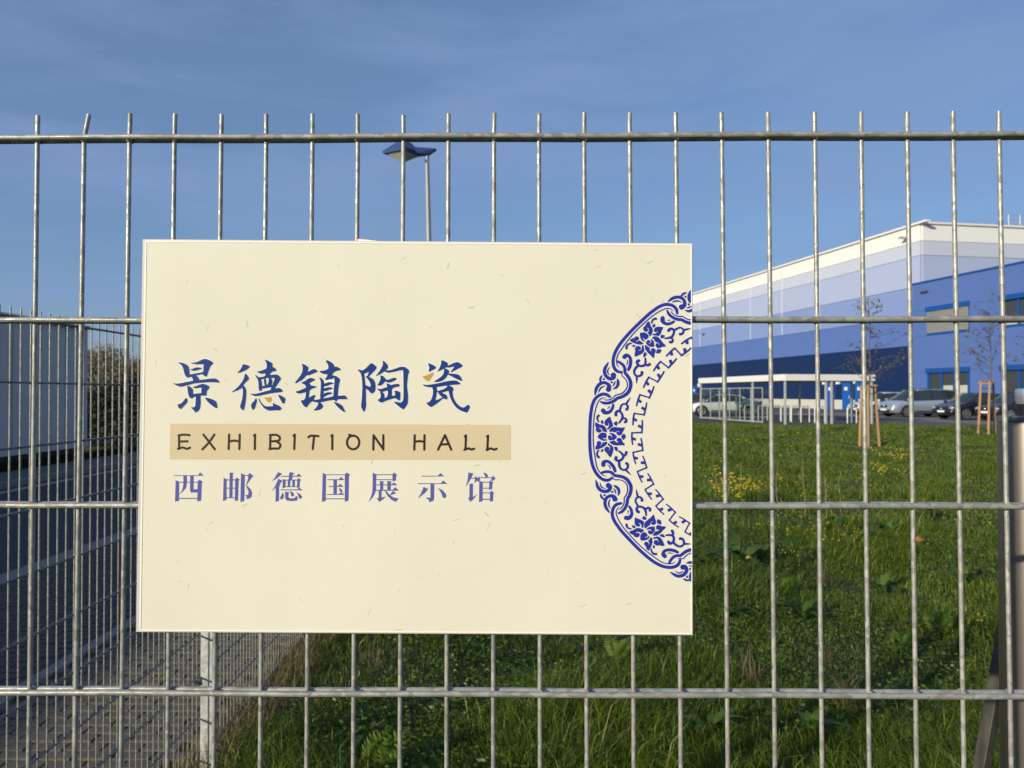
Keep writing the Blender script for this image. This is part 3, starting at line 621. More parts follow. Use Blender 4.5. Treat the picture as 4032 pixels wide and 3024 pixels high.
# ------------------------------------------------------------------ grass
def blades(name, bandlist):
    allv = []; 
    for (y0, y1, dens, h0, h1, w) in bandlist:
        area = (y1 - y0) * (((.80 * y0 + 1.6) + (.80 * y1 + 1.6)) / 2 + 1.5); n = int(area * dens)
        u = rng.uniform(0, 1, n); a = .8; c = 3.1                       # width grows with distance: sample y by the width
        y = y0 + (y1 - y0) * u; keep = rng.uniform(0, 1, n) < (a * y + c) / (a * y1 + c); y = y[keep]; n = len(y)
        x = -1.5 + rng.uniform(0, 1, n) * (a * y + c)
        cl = .5 + .5 * np.sin(2.1 * x + .8 * np.sin(1.9 * y)) * np.sin(1.6 * y + .9 * np.sin(1.3 * x + 1))
        cl2 = .5 + .5 * np.sin(.55 * x + 1.7 * np.sin(.4 * y)) * np.sin(.45 * y + 2)
        ok = (x > -1.5 + .28 * (.5 + .5 * np.sin(2.3 * y) * np.sin(5.1 * y + 1)) * rng.uniform(0, 1.6, n)) & ~((y > 30.6) & (x > 19.2 + (35.7 - y) * 1.05 - 2.3)) & ~((y > 35.0) & (x > 12.2 - (y - 35) * .16)); x, y, cl, cl2 = x[ok], y[ok], cl[ok], cl2[ok]; n = len(x)
        h = rng.uniform(h0, h1, n) * (.22 + 1.35 * cl ** 2.0) * (.55 + .8 * cl2) * np.where(rng.uniform(0, 1, n) < .03, 1.6, 1.0) + .02
        z = ground(x, y) - .015
        az = rng.uniform(0, 2 * np.pi, n); bend = rng.uniform(.1, 1.15, n) * h; la = rng.uniform(0, 2 * np.pi, n)
        # neighbouring blades lean alike
        lean = 2.6 * np.sin(.9 * x + .7 * y) + 1.5 * np.sin(1.7 * y - .6 * x); la = np.where(rng.uniform(0, 1, n) < .35, lean + rng.normal(0, .6, n), la)
        ww = w * rng.uniform(.6, 1.25, n); sx, sy = np.cos(az) * ww / 2, np.sin(az) * ww / 2; lx, ly = np.cos(la), np.sin(la)
        b0 = np.stack([x - sx, y - sy, z], 1); b1 = np.stack([x + sx, y + sy, z], 1)
        mx_, my_, mz_ = x + lx * bend * .28, y + ly * bend * .28, z + h * .58
        m0 = np.stack([mx_ - sx * .8, my_ - sy * .8, mz_], 1); m1 = np.stack([mx_ + sx * .8, my_ + sy * .8, mz_], 1)
        tp_ = np.stack([x + lx * bend, y + ly * bend, z + h * (1 - .25 * (bend / h) ** 2)], 1)
        allv.append(np.stack([b0, b1, m1, m0, tp_], 1))
    V = np.concatenate(allv); n = len(V); co = V.reshape(-1, 3).astype(np.float32)
    me = bpy.data.meshes.new(name); me.vertices.add(5 * n); me.vertices.foreach_set('co', co.ravel())
    idx = np.arange(n, dtype=np.int32)[:, None] * 5; lv = (idx + np.array([[0, 1, 2, 3, 3, 2, 4]], dtype=np.int32)).ravel()
    ls = (np.arange(n, dtype=np.int32)[:, None] * 7 + np.array([[0, 4]], dtype=np.int32)).ravel()
    me.loops.add(7 * n); me.loops.foreach_set('vertex_index', lv); me.polygons.add(2 * n); me.polygons.foreach_set('loop_start', ls); me.update(calc_edges=True)
    me.polygons.foreach_set('use_smooth', np.ones(2 * n, dtype=bool)); return me
gme = blades('grass', [(1.0, 2.4, 900, .08, .22, .005), (2.4, 5.0, 8000, .05, .25, .0038), (5.0, 10, 3800, .05, .21, .0055), (10, 20, 1500, .05, .14, .009), (20, 37, 560, .06, .11, .016), (2.4, 5.0, 330, .18, .38, .0055), (5.0, 10, 130, .16, .32, .007)])
go = stuff(mkobj('grass', gme, M['grass'])); tag(go, 'rough green grass growing over the lawn behind the fence', 'grass')
nc = 60000; y = 2.4 + 8.6 * rng.uniform(0, 1, nc) ** 1.2; x = -1.35 + rng.uniform(0, 1, nc) * (.8 * y + 2.6); dens = np.sin(1.3 * x + 2 * np.sin(.9 * y)) * np.sin(1.1 * y + 1.5 * np.sin(.8 * x)) + rng.normal(0, .25, nc); k_ = dens > .12; x, y = x[k_], y[k_]; nc = len(x)
P = np.stack([x, y, ground(x, y) + rng.uniform(.02, .12, nc)], 1); Q = leaf_cloud(None, None, P, .016, rng).reshape(-1, 4, 3); Q = P[:, None] + (Q - P[:, None]) * np.array([1, 1, .55]); Q[:, 1] += (Q[:, 1] - P) * .5; Q[:, 3] += (Q[:, 3] - P) * .5
M['cover'] = mat_leafy('ground cover leaves', [(0, (.045, .095, .012)), (.6, (.085, .16, .02)), (1, (.16, .22, .04))], .35, .45)
co_ = stuff(quads_obj('ground_cover', Q.reshape(-1, 3), M['cover'])); tag(co_, 'small leaved clover and chickweed between the grass blades', 'ground cover')
# far verge on the left
vb = []
nv = 26000; x = rng.uniform(-12.2, -11.5, nv); y = rng.uniform(-2, 40, nv); h = rng.uniform(.08, .28, nv); a = rng.uniform(0, 6.28, nv)
V = np.stack([np.stack([x - .012 * np.cos(a), y - .012 * np.sin(a), np.full(nv, .0)], 1), np.stack([x + .012 * np.cos(a), y + .012 * np.sin(a), np.full(nv, .0)], 1), np.stack([x + .05 * np.cos(a * 3) + .004, y + .05 * np.sin(a * 3), h], 1), np.stack([x + .05 * np.cos(a * 3), y + .05 * np.sin(a * 3), h], 1)], 1).reshape(-1, 3)
vo = stuff(quads_obj('verge_grass', V, M['darkhedge'])); tag(vo, 'dark strip of grass along the foot of the white storage building', 'grass')
# dry grass by the side fence foot
nd = 5200; y = 2.4 + 9 * rng.uniform(0, 1, nd) ** 1.3; x = -1.52 + rng.normal(0, .10, nd) + .06; h = rng.uniform(.05, .30, nd) * rng.uniform(.4, 1, nd); a = rng.uniform(0, 6.28, nd); la = rng.uniform(0, 6.28, nd); bl = rng.uniform(.1, .8, nd) * h
V = np.stack([np.stack([x - .0022 * np.cos(a), y - .0022 * np.sin(a), np.full(nd, -.02)], 1), np.stack([x + .0022 * np.cos(a), y + .0022 * np.sin(a), np.full(nd, -.02)], 1), np.stack([x + bl * np.cos(la) + .0012, y + bl * np.sin(la), h], 1), np.stack([x + bl * np.cos(la), y + bl * np.sin(la), h], 1)], 1).reshape(-1, 3)
M['straw'] = mat_leafy('straw', [(0, (.16, .105, .05)), (.6, (.26, .19, .09)), (1, (.12, .13, .04))], .2)
so_ = stuff(quads_obj('dry_grass', V, M['straw'])); tag(so_, 'thin dry brown grass along the foot of the side fence', 'grass')

# ------------------------------------------------------------------ weeds and flowers
def leaf_poly(b, base, d, n, ln, w, droop):
    """broad leaf as a bent strip"""
    d = d.normalized(); s = d.cross(n).normalized(); pts = []
    prof = (.12, .7, 1.0, .8, .4, .03)
    L_, R_ = [], []
    for i, q in enumerate(prof):
        f = i / (len(prof) - 1); p = base + d * (ln * f) + n * (ln * (.18 * math.sin(f * 3) - droop * f * f)); L_.append(p + s * (w * q / 2) + n * (.08 * w * q)); R_.append(p - s * (w * q / 2) + n * (.08 * w * q))
        pts.append(p)
    k = len(prof); vs_ = L_ + pts + R_
    b.add(vs_, [(i, i + 1, k + i + 1, k + i) for i in range(k - 1)] + [(k + i, k + i + 1, 2 * k + i + 1, 2 * k + i) for i in range(k - 1)])
def dock(px, py, size, label, seed, stalk=True):
    rg = np.random.default_rng(seed); p = gp(px, py); t = thing('dock_plant', p, label, 'plant', 'broad leaved weeds in the grass'); b = W(t)
    for k in range(rg.integers(8, 12)):
        a = rg.uniform(0, 6.28); up = rg.uniform(.35, 1.4); d = Vector((math.cos(a), math.sin(a), up)).normalized(); n = (ZV - d * d.z).normalized()
        leaf_poly(b, p + Vector((0, 0, .01)) + d * .05 * size, d, n, size * rg.uniform(.28, .5), size * rg.uniform(.09, .16), rg.uniform(.1, .45))
    b.build('leaves', M['dock'], t, True)
    if stalk:
        b = W(t); b.path([p, p + Vector((.02, 0, .4 * size)), p + Vector((.0, .02, .85 * size))], [.006, .005, .003], 6)
        for k in range(14): q = p + Vector((.01, .01, size * (.45 + .03 * k))); b.path([q, q + Vector((rg.normal(0, .03), rg.normal(0, .03), .03))], [.006, .003], 4)
        b.build('stalk', M['dry'], t)
def fern(px, py, size, label, seed, n=4):
    rg = np.random.default_rng(seed); p = gp(px, py); t = thing('tansy_plant', p, label, 'plant', 'feathery leaved weeds in the grass'); b = W(t)
    for k in range(n):
        a = rg.uniform(0, 6.28) if k else R(-35); up = rg.uniform(.9, 2.0) if k else 1.7; d = Vector((math.cos(a), math.sin(a) * .7, up)).normalized(); s = d.cross(Vector((0, -1, .15))).normalized(); n_ = s.cross(d).normalized(); ln = size * rg.uniform(.75, 1.0)
        m_ = 11; cur = p.copy()
        pts = [p + d * (ln * f) - n_ * (ln * -.12 * f * f) for f in [i / m_ for i in range(m_ + 1)]]
        b.path(pts, [.003] * m_ + [.0012], 4)
        for i in range(2, m_ + 1):
            f = i / m_; lw = ln * .26 * math.sin(min(1, f * 1.05 + .12) * math.pi) ** .7 + .01
            for sg in (1, -1):
                dd = (s * sg + d * .55).normalized(); leaf_poly(b, pts[i], dd, n_, lw, lw * .24 + .004, .1)
    b.build('leaves', M['weed'], t, True)
    return t
fern(1440, 3040, .36, 'bright feathery fern-like leaf standing in the dark grass below the sign', 1, 2)
fern(3545, 2570, .24, 'feathery green weed in the grass near the lower right', 2, 5); fern(3700, 2500, .25, 'feathery weed right of the lower right grass patch', 3, 5); fern(3070, 2350, .26, 'low feathery weed right of the sign corner', 5, 5)
fern(2430, 2600, .24, 'pale feathery weed just under the sign', 6, 5)
dock(2905, 2240, 1.05, 'tall broad leaved dock near the right edge of the sign', 11, False); dock(2995, 2225, .95, 'broad leaved dock beside a drying stalk right of the sign', 12, False); dock(2790, 2240, .75, 'small dock at the foot of the sign edge', 13, False)
dock(3250, 2120, .9, 'dock with upright leaves among the small yellow flowers', 14); dock(3370, 2150, .8, 'small dock in the middle of the right lawn', 15, False); dock(3640, 2030, .8, 'dock in the shaded hollow at right', 16, False); dock(2860, 2440, .55, 'small dock just below the right part of the sign', 18, False); dock(3160, 2450, .6, 'dock with round leaves in the near right grass', 19, False); dock(3470, 2340, .6, 'dock beside the sixth wire in the right grass', 20, False); dock(3800, 2310, .6, 'dock close to the steel pillar', 21, False); dock(2800, 2900, .45, 'low dock under the lowest rod below the sign corner', 22, False); dock(1760, 2830, .42, 'low dock in the dark grass under the middle of the sign', 23, False); dock(2180, 2900, .42, 'low dock under the lowest rod right of centre', 24, False); dock(3200, 2900, .4, 'low dock at the bottom edge near the right', 25, False)
dock(3500, 2110, .75, 'low dock left of the shaded hollow', 17, False)
for i, (px, pyb, pyt, lab) in enumerate(((2925, 1990, 1800, 'tall thin dry stalk right of the sign'), (3065, 2010, 1820, 'forked dry stalk in front of the bike shelter'), (3170, 2040, 1810, 'dry stalk with seed head left of the young tree'), (3310, 2020, 1850, 'pale dry stem with a green tuft on top'), (2815, 1960, 1760, 'thin stalk close to the sign edge'))):
    p = gp(px, pyb); h = (pyb - pyt) / FPX * p.y; t = thing('dry_stalk', p, lab, 'plant', 'dry stalks in the lawn'); rg = np.random.default_rng(40 + i)
    b = W(t); q = [p - ZV * .02, p + Vector((.02 * rg.normal(), .02, h * .35)), p + Vector((-.03, 0, h * .7)), p + Vector((.03 * rg.normal(), 0, h))]; b.path(q, [.007, .006, .005, .003], 6); b.build('stem', M['dry'], t)
    b = W(t)
    for k in range(16):
        f = rg.uniform(.35, 1); c_ = p + ZV * (h * f); a = rg.uniform(0, 6.28); d = Vector((math.cos(a), math.sin(a), .6)); leaf_poly(b, c_, d, (ZV - d.normalized() * d.normalized().z).normalized(), rg.uniform(.04, .11), .02, .3)
    b.build('leaves', M['weed'], t)
def flower_clump(px, py, n, spread, hgt, fs, seed, label):
    rg = np.random.default_rng(seed); p = gp(px, py); t = thing('wildflower_clump', p, label, 'flowers', 'yellow wildflower clumps in the lawn'); st_ = W(t); hd_ = W(t); lf = W(t)
    for k in range(n):
        o = p + Vector((rg.normal(0, spread), rg.normal(0, spread * 1.3), 0)); o.z = gz(o.x, o.y); h = hgt * rg.uniform(.6, 1.1); tip = o + Vector((rg.normal(0, .04), rg.normal(0, .04), h)); st_.path([o, o.lerp(tip, .6) + Vector((.01, 0, 0)), tip], [.003, .0025, .0015], 4, False)
        for j in range(rg.integers(2, 5)):
            c_ = tip + Vector(rg.normal(0, .035, 3)); nn = Vector((rg.normal(-.3, .5), rg.normal(-.5, .5), 1)).normalized(); s = nn.orthogonal().normalized(); w_ = nn.cross(s); r_ = fs * rg.uniform(.6, 1.2)
            ring = [c_ + (s * math.cos(q) + w_ * math.sin(q)) * (r_ if i % 2 == 0 else r_ * .55) for i, q in enumerate([math.pi * 2 * m_ / 10 for m_ in range(10)])]
            hd_.add(ring + [c_ + nn * r_ * .3], [(i, (i + 1) % 10, 10) for i in range(10)])
        for j in range(3):
            f = rg.uniform(.15, .8); a = rg.uniform(0, 6.28); d = Vector((math.cos(a), math.sin(a), .5)); leaf_poly(lf, o.lerp(tip, f), d, (ZV - d.normalized() * d.normalized().z).normalized(), rg.uniform(.05, .10), .018, .2)
    stuff(st_.build('stems', M['weed'], t)); stuff(hd_.build('blossoms', M['yellow'], t)); stuff(lf.build('leaves', M['weed'], t))
FC = [(2875, 2005, 34, .15, .50, .021, 'tall dense yellow flower clump between the first two fence wires right of the sign'), (2945, 2010, 24, .13, .46, .021, 'right half of the dense yellow flower patch beside the sign'), (2900, 1995, 20, .12, .55, .021, 'tallest yellow flowers in the middle of the dense patch beside the sign'),
      (2760, 1895, 10, .2, .4, .018, 'small yellow flower clump touching the right edge of the sign'), (3070, 1965, 7, .15, .4, .016, 'thin yellow flowers right of the second wire beyond the sign'), (2920, 1765, 9, .7, .25, .022, 'scattered yellow flowers on the far lawn below the shelter glass'), (3140, 1730, 8, .4, .25, .025, 'yellow flowers on the far lawn below the shelter corner'), (3270, 1750, 6, .7, .22, .022, 'sparse yellow flowers on the far lawn left of the staked tree'),
      (3515, 1822, 26, .28, .30, .022, 'yellow flower patch on the lawn right of the staked tree'), (3470, 1895, 20, .22, .30, .019, 'yellow flower patch nearer than the one right of the staked tree'), (3420, 1895, 8, .15, .28, .018, 'few yellow flowers hidden by the wire below the staked tree'), (3175, 1990, 9, .2, .3, .014, 'yellow flowers just above the third rod in the middle of the lawn'), (3060, 1980, 7, .15, .3, .014, 'low yellow flowers above the third rod near the dense patch'), (3390, 1975, 6, .2, .3, .014, 'yellow flowers above the third rod below the staked tree'),
      (3260, 2165, 16, .16, .22, .012, 'patch of tiny yellow flowers below the third rod'), (3315, 2150, 14, .15, .22, .012, 'right end of the tiny yellow flower patch below the third rod'), (3200, 2080, 8, .2, .22, .011, 'few pale yellow flowers just under the third rod'), (3130, 2250, 8, .10, .22, .012, 'nearest yellow flowers right of the sign'), (3040, 2140, 8, .10, .25, .012, 'yellow flowers beside the broad dock leaves'), (3740, 2080, 7, .18, .25, .012, 'yellow flowers under the third rod near the right edge'), (3850, 2105, 5, .12, .25, .012, 'yellow flowers left of the steel pillar under the third rod'), (3870, 2560, 4, .04, .18, .008, 'few tiny yellow flowers close to the leaning tube')]
for i, a in enumerate(FC): flower_clump(*a[:6], 100 + i, a[6])
def tuft(px, py, size, label, seed, n=40):
    rg = np.random.default_rng(seed); p = gp(px, py); t = thing('dry_tuft', p, label, 'plant', 'dry grass tufts'); b = W(t)
    for k in range(n):
        a = rg.uniform(0, 6.28); d = Vector((math.cos(a), math.sin(a), rg.uniform(.5, 2.2))).normalized(); n_ = (ZV - d * d.z).normalized(); o = p + Vector((rg.normal(0, .035), rg.normal(0, .035), 0))
        leaf_poly(b, o, d, n_, size * rg.uniform(.5, 1.0), .005, rg.uniform(.1, .6))
    stuff(b.build('blades', M['straw'], t))
tuft(2960, 2700, .34, 'brown dry grass tuft below the right corner of the sign', 61); tuft(3330, 2800, .36, 'dry grass tuft under the lowest rod at right', 62, 60); tuft(3240, 2310, .30, 'yellowish dry tuft in the middle of the right lawn', 63); tuft(1460, 2640, .34, 'dry stems standing in the dark grass below the sign', 64, 26); tuft(1180, 2660, .22, 'brown tuft at the grass edge beside the side fence', 65); tuft(3000, 1990, .40, 'dry brown tuft beside the dense yellow flowers', 66); tuft(2300, 2980, .26, 'dry tuft in the grass at the bottom edge', 67); tuft(3260, 2640, .32, 'pale grass tuft above the lowest rod', 68)
M['orangeleaf'] = mat('orange fallen leaf', (.33, .10, .02), .7, 0, (40, .6, (.42, .17, .03))); M['yellowleaf'] = mat('yellow fallen leaf', (.62, .42, .07), .7, 0, (40, .6, (.5, .28, .04)))
for px, py, sz, m, lab in ((3625, 2185, .13, 'orangeleaf', 'orange fallen leaf lying on the grass at right'), (2952, 2262, .075, 'yellowleaf', 'yellow fallen leaf on the grass right of the sign')):
    p = gp(px, py) + ZV * .16; b = MB(); leaf_poly(b, Vector((-sz / 2, 0, 0)), Vector((1, .1, .08)), Vector((-.1, -.55, .83)).normalized(), sz, sz * .62, .15); o = b.build('fallen_leaf', M[m], None, True); o.location = p; tag(o, lab, 'leaf', 'fallen leaves')

# ------------------------------------------------------------------ side fence
def wire_mesh(name, L_, r_, n, m):
    b = MB(); b.path([(0, 0, 0), (0, 0, L_)], r_, n); me = b.mesh(name, True); me.materials.append(m); return me
XF = -1.52; ZTOP = 2.085
sf = thing('side_fence', (XF, .9, 0), 'double rod mesh fence running away from the camera beside the drive', 'fence')
wm = wire_mesh('wire', 2.03, .0028, 8, M['wire'])
for k in range(285): mkobj('wire', wm, None, sf, (0, .03 + .05 * k, .085))
b = W(sf)
for k in range(285, 560): b.box((XF, .93 + .05 * k, 1.1), (.005, .005, 2.03))
stuff(b.build('far_wires', M['wire'], sf))
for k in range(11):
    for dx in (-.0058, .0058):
        b = W(sf); z = ZTOP - .2 * k; b.path([(XF + dx, .9, z), (XF + dx, 29, z)], .003, 8); b.build('rod', M['rod_shade'], sf, True)
for i, y in enumerate((1.24, 3.76, 6.28, 8.9, 11.42, 13.94, 16.5, 19.0, 21.5, 24)):
    b = W(sf); b.bevbox((XF + .045, y, 1.04), (.06, .05, 2.14), .004); po = b.build('post', M['galv'], sf)
    for z in (2.06, 1.27, .46):
        b = W(sf); b.box((XF + .012, y, z), (.012, .062, .03)); b.build('clamp', M['cap'], po)
        if i == 1:
            b = W(sf); b.path([(XF - .012, y - .05, z), (XF - .004, y - .032, z)], .011, 8); b.build('bolt', M['cap'], po)

# ------------------------------------------------------------------ main fence panel (frame fitted to the photograph)
Rv = Vector((-0.0274940, -0.0001665, -0.0105567)); Rf = Matrix.Rotation(Rv.length, 3, Rv.normalized())
Tf = Vector((-0.5200, 0.84637, 0.26916))
FU = CAMROT @ (Rf @ Vector((1, 0, 0))); FN = CAMROT @ (Rf @ Vector((0, -1, 0))); FV = CAMROT @ (Rf @ Vector((0, 0, 1))); FO = CAMP + CAMROT @ Tf     # along, towards camera, up
def fp(a, o, v): return FO + FU * a + FN * o + FV * v
mf = thing('mesh_fence', fp(.6, 0, -2.10), 'galvanised double rod mesh fence panel in the foreground carrying the sign', 'fence')
xt = [81, 182, 280, 377, 478, 575, 675, 773, 871.5, 968.5, 1067, 1164, 1261.5, 1360, 1460, 1559, 1659.5, 1760, 1860, 1959.5, 2058.5, 2158]
jit = {}
for k, x in enumerate(xt):
    w_ = ray(x * 4032 / 2212, 296 * 4032 / 2212); tt = (FO - CAMP).dot(FN) / w_.dot(FN); jit[k] = ((CAMP + w_ * tt) - FO).dot(FU) - .05 * k
tipz = {0: .0262, 1: .0275, 2: .0278, 3: .0272, 8: .0245, 9: .0262}
for k in range(-19, 31):
    j = max(-.003, min(.003, jit.get(k, 0))); tz = tipz.get(k, .0265)
    b = W(mf)
    pts = [fp(.05 * k, 0, -2.10), fp(.05 * k, 0, -.6), fp(.05 * k + j * .3, .0003 * math.sin(k * 3), -.3), fp(.05 * k + j, 0, 0)]
    if k == 1: pts += [fp(.05 * k + j + .0006, 0, .004), fp(.05 * k + j + .0042, -.001, tz)]
    else: pts += [fp(.05 * k + j + .0004 * math.sin(k * 7), 0, tz)]
    b.path(pts, .00245, 14); b.build('wire', M['wire'], mf, True)
for r_ in range(11):
    for side in (1, -1):
        b = W(mf); v = -.2 * r_ - (.0 if side > 0 else .0)
        pts = [fp(.05 * k, side * .0056, v + .0005 * math.sin(k * .9 + r_ * 2)) for k in range(-20, 31, 2)]
        b.path(pts, .0031, 14); b.build('rod', M['wire_h'], mf, True)
wb = W(mf)
for k in range(-19, 31):
    for r_ in range(8):
        for sd in (1, -1):
            c_ = fp(.05 * k + rng.normal(0, .0004), sd * .0046, -.2 * r_ + rng.choice([-1, 1]) * .0031); q = rng.uniform(.0011, .0019)
            wb.add([c_ + FU * q * 1.6, c_ - FU * q * 1.6, c_ + FV * q, c_ - FV * q, c_ + FN * q, c_ - FN * q], [(0, 2, 4), (2, 1, 4), (1, 3, 4), (3, 0, 4), (2, 0, 5), (1, 2, 5), (3, 1, 5), (0, 3, 5)])
stuff(wb.build('weld_beads', M['wire_h'], mf, True))
for a in (-1.0, 1.53):
    b = W(mf); b.bevbox(fp(a, -.045, -1.05), (.06, .06, 2.2), .004, (FU, FN, FV)); b.build('post', M['galv'], mf)
b = W(mf); b.bevbox(fp(1.122, .0092, -.2), (.007, .0006, .006), .0002, (FU, FN, FV)); b.build('rust_spot', mat('rust spot', (.45, .30, .12), .8), mf)

# ------------------------------------------------------------------ stainless pillar and leaning tube
pc = at(4057, 1650, 1.15); pil = thing('steel_bollard', (pc.x, pc.y, 0), 'round stainless steel pillar with dark cap behind the fence at the right edge', 'pillar')
RP = .0424; zc_ = at(4057, 1663, 1.10).z
b = W(pil); b.lathe((pc.x, pc.y, 0), [(RP, -.05), (RP, zc_ - .001)], 48); b.build('column', M['steel'], pil, True)
b = W(pil); b.lathe((pc.x, pc.y, zc_), [(RP * 1.01, 0), (RP * 1.01, .0065), (RP * .985, .0075), (.0, .0085)], 48); b.build('cap', M['cap'], pil)
b = W(pil); b.lathe((pc.x, pc.y, zc_ + .008), [(.0165, -.001), (.0165, .016)], 32); b.build('neck', M['trim'], pil, True)
b = W(pil); b.lathe((pc.x, pc.y, zc_ + .0235), [(.0145, 0), (.0185, .002), (.0195, .006), (.0195, .0215), (.0185, .0245), (.0155, .0252), (0, .0254)], 32); b.build('head', M['headmetal'], pil, True)
q1 = at(3962, 2420, 1.9); q0 = at(3832, 3160, 1.9); dq = (q1 - q0).normalized(); q00 = q0 - dq * (q0.z / dq.z) - ZV * .03
tb = thing('leaning_tube', (q00.x, q00.y, 0), 'dark weathered square tube leaning against the steel pillar', 'tube')
b = W(tb); sdir = Vector((math.cos(R(25)), math.sin(R(25)), 0)); sdir = (sdir - dq * sdir.dot(dq)).normalized(); L_ = (q1 - q00).length + .25
b.bevbox(q00 + dq * (L_ / 2), (.028, .028, L_), .002, (sdir, dq.cross(sdir), dq)); b.build('tube', M['darktube'], tb)
b = W(tb); b.bevbox(q00 + dq * (L_ + .004), (.030, .030, .010), .002, (sdir, dq.cross(sdir), dq)); b.build('end_cap', M['trim'], tb)

# ------------------------------------------------------------------ the sign
def on_sign(px, py, off):
    w_ = ray(px, py); o = FO + FN * off; return CAMP + w_ * ((o - CAMP).dot(FN) / w_.dot(FN))
sign = thing('exhibition_sign', fp(.4, .012, -.33), 'cream exhibition hall sign with blue lettering and half a blue plate rim on the fence', 'sign')
def mat_sign():
    m = bpy.data.materials.new('rice paper print'); m.use_nodes = True; t = m.node_tree; b = t.nodes['Principled BSDF']
    tcn = t.nodes.new('ShaderNodeTexCoord'); base = (0.74, 0.70, 0.58)
    n1 = t.nodes.new('ShaderNodeTexNoise'); n1.inputs['Scale'].default_value = 5; n1.inputs['Detail'].default_value = 5
    r1 = t.nodes.new('ShaderNodeValToRGB'); r1.color_ramp.elements[0].position = .32; r1.color_ramp.elements[1].position = .66; r1.color_ramp.elements[0].color = (0.757, 0.716, 0.572, 1); r1.color_ramp.elements[1].color = (0.802, 0.760, 0.617, 1)
    t.links.new(tcn.outputs['Object'], n1.inputs['Vector']); t.links.new(n1.outputs['Fac'], r1.inputs[0]); last = r1.outputs[0]
    for rot, sc, stretch, thr, dark in ((20, 105, .2, 0, .86), (-55, 120, .22, 0, .86), (80, 95, .2, 0, .88), (0, 130, 1, 0, .88)):   # paper fibres
        vr = t.nodes.new('ShaderNodeVectorRotate'); vr.rotation_type = 'Y_AXIS'; vr.inputs['Angle'].default_value = R(rot); mp_ = t.nodes.new('ShaderNodeMapping'); mp_.inputs['Scale'].default_value = (stretch, 1, 1.25)
        wv = t.nodes.new('ShaderNodeTexNoise'); wv.inputs['Scale'].default_value = 14; mxn = t.nodes.new('ShaderNodeMixRGB'); mxn.inputs[0].default_value = .03
        t.links.new(tcn.outputs['Object'], wv.inputs['Vector']); t.links.new(tcn.outputs['Object'], mxn.inputs[1]); t.links.new(wv.outputs['Color'], mxn.inputs[2])
        v = t.nodes.new('ShaderNodeTexVoronoi'); v.inputs['Scale'].default_value = sc; v.feature = 'F1'
        t.links.new(mxn.outputs[0], vr.inputs['Vector']); t.links.new(vr.outputs[0], mp_.inputs[0]); t.links.new(mp_.outputs[0], v.inputs['Vector'])
        sp_ = t.nodes.new('ShaderNodeSeparateColor'); t.links.new(v.outputs['Color'], sp_.inputs[0])
        g1 = t.nodes.new('ShaderNodeMath'); g1.operation = 'GREATER_THAN'; g1.inputs[1].default_value = .76; t.links.new(sp_.outputs[0], g1.inputs[0])
        g2 = t.nodes.new('ShaderNodeMath'); g2.operation = 'LESS_THAN'; g2.inputs[1].default_value = .095; t.links.new(v.outputs['Distance'], g2.inputs[0])
        g3 = t.nodes.new('ShaderNodeMath'); g3.operation = 'MULTIPLY'; t.links.new(g1.outputs[0], g3.inputs[0]); t.links.new(g2.outputs[0], g3.inputs[1])
        g4 = t.nodes.new('ShaderNodeMath'); g4.operation = 'MULTIPLY'; t.links.new(g3.outputs[0], g4.inputs[0]); t.links.new(sp_.outputs[2], g4.inputs[1])
        mm = t.nodes.new('ShaderNodeMixRGB'); t.links.new(g4.outputs[0], mm.inputs[0]); t.links.new(last, mm.inputs[1]); mm.inputs[2].default_value = (base[0] * dark * .88, base[1] * dark * .88, base[2] * dark * .86, 1); last = mm.outputs[0]
    t.links.new(last, b.inputs['Base Color']); b.inputs['Roughness'].default_value = .16; b.inputs['Specular IOR Level'].default_value = .35
    mr = t.nodes.new('ShaderNodeMapRange'); mr.inputs['To Min'].default_value = .08; mr.inputs['To Max'].default_value = .34; t.links.new(n1.outputs['Fac'], mr.inputs[0]); t.links.new(mr.outputs[0], b.inputs['Roughness'])
    nb = t.nodes.new('ShaderNodeTexNoise'); nb.inputs['Scale'].default_value = 3.0; nb.inputs['Detail'].default_value = 2; bp = t.nodes.new('ShaderNodeBump'); bp.inputs['Strength'].default_value = .12; bp.inputs['Distance'].default_value = .01
    t.links.new(tcn.outputs['Object'], nb.inputs['Vector']); t.links.new(nb.outputs['Fac'], bp.inputs['Height']); t.links.new(bp.outputs[0], b.inputs['Normal'])
    return m
M['print'] = mat_sign()
M['acrylic'] = mat('acrylic edge', (0.62, 0.58, 0.55), .25)
M['edge'] = mat('painted edge highlight', (0.93, 0.90, 0.78), .3)  # light caught by the bevelled rim, put into a pale colour
M['brush'] = mat('calligraphy blue', (0.013, 0.045, 0.20), .3, 0, (30, .8, (0.017, 0.052, 0.225)), spec=.25)
M['song'] = mat('lavender blue print', (0.105, 0.118, 0.38), .3, spec=.25)
M['ring'] = mat('cobalt blue print', (0.020, 0.034, 0.31), .3, 0, (40, .8, (0.025, 0.04, 0.34)), spec=.25)
M['gold'] = mat('gold print', (0.52, 0.31, 0.07), .35)
M['tan'] = mat('tan strip print', (0.65, 0.54, 0.335), .25, 0, (14, .8, (0.68, 0.57, 0.36)), spec=.35)
M['brown'] = mat('dark brown print', (0.032, 0.014, 0.009), .35)
M['halo'] = mat('white outline print', (0.88, 0.86, 0.80), .25)
O_BACK0, O_BACK1, O_FACE, O_INK = .0088, .0118, .0132, .01335
def slab(name, quad, o0, o1, m, parent):
    b = W(sign); f = [on_sign(x, y, o1) for x, y in quad]; k = [q - FN * (o1 - o0) for q in f]
    b.add(f + k, [(0, 3, 2, 1), (4, 5, 6, 7), (0, 1, 5, 4), (1, 2, 6, 5), (2, 3, 7, 6), (3, 0, 4, 7)]); return b.build(name, m, parent)
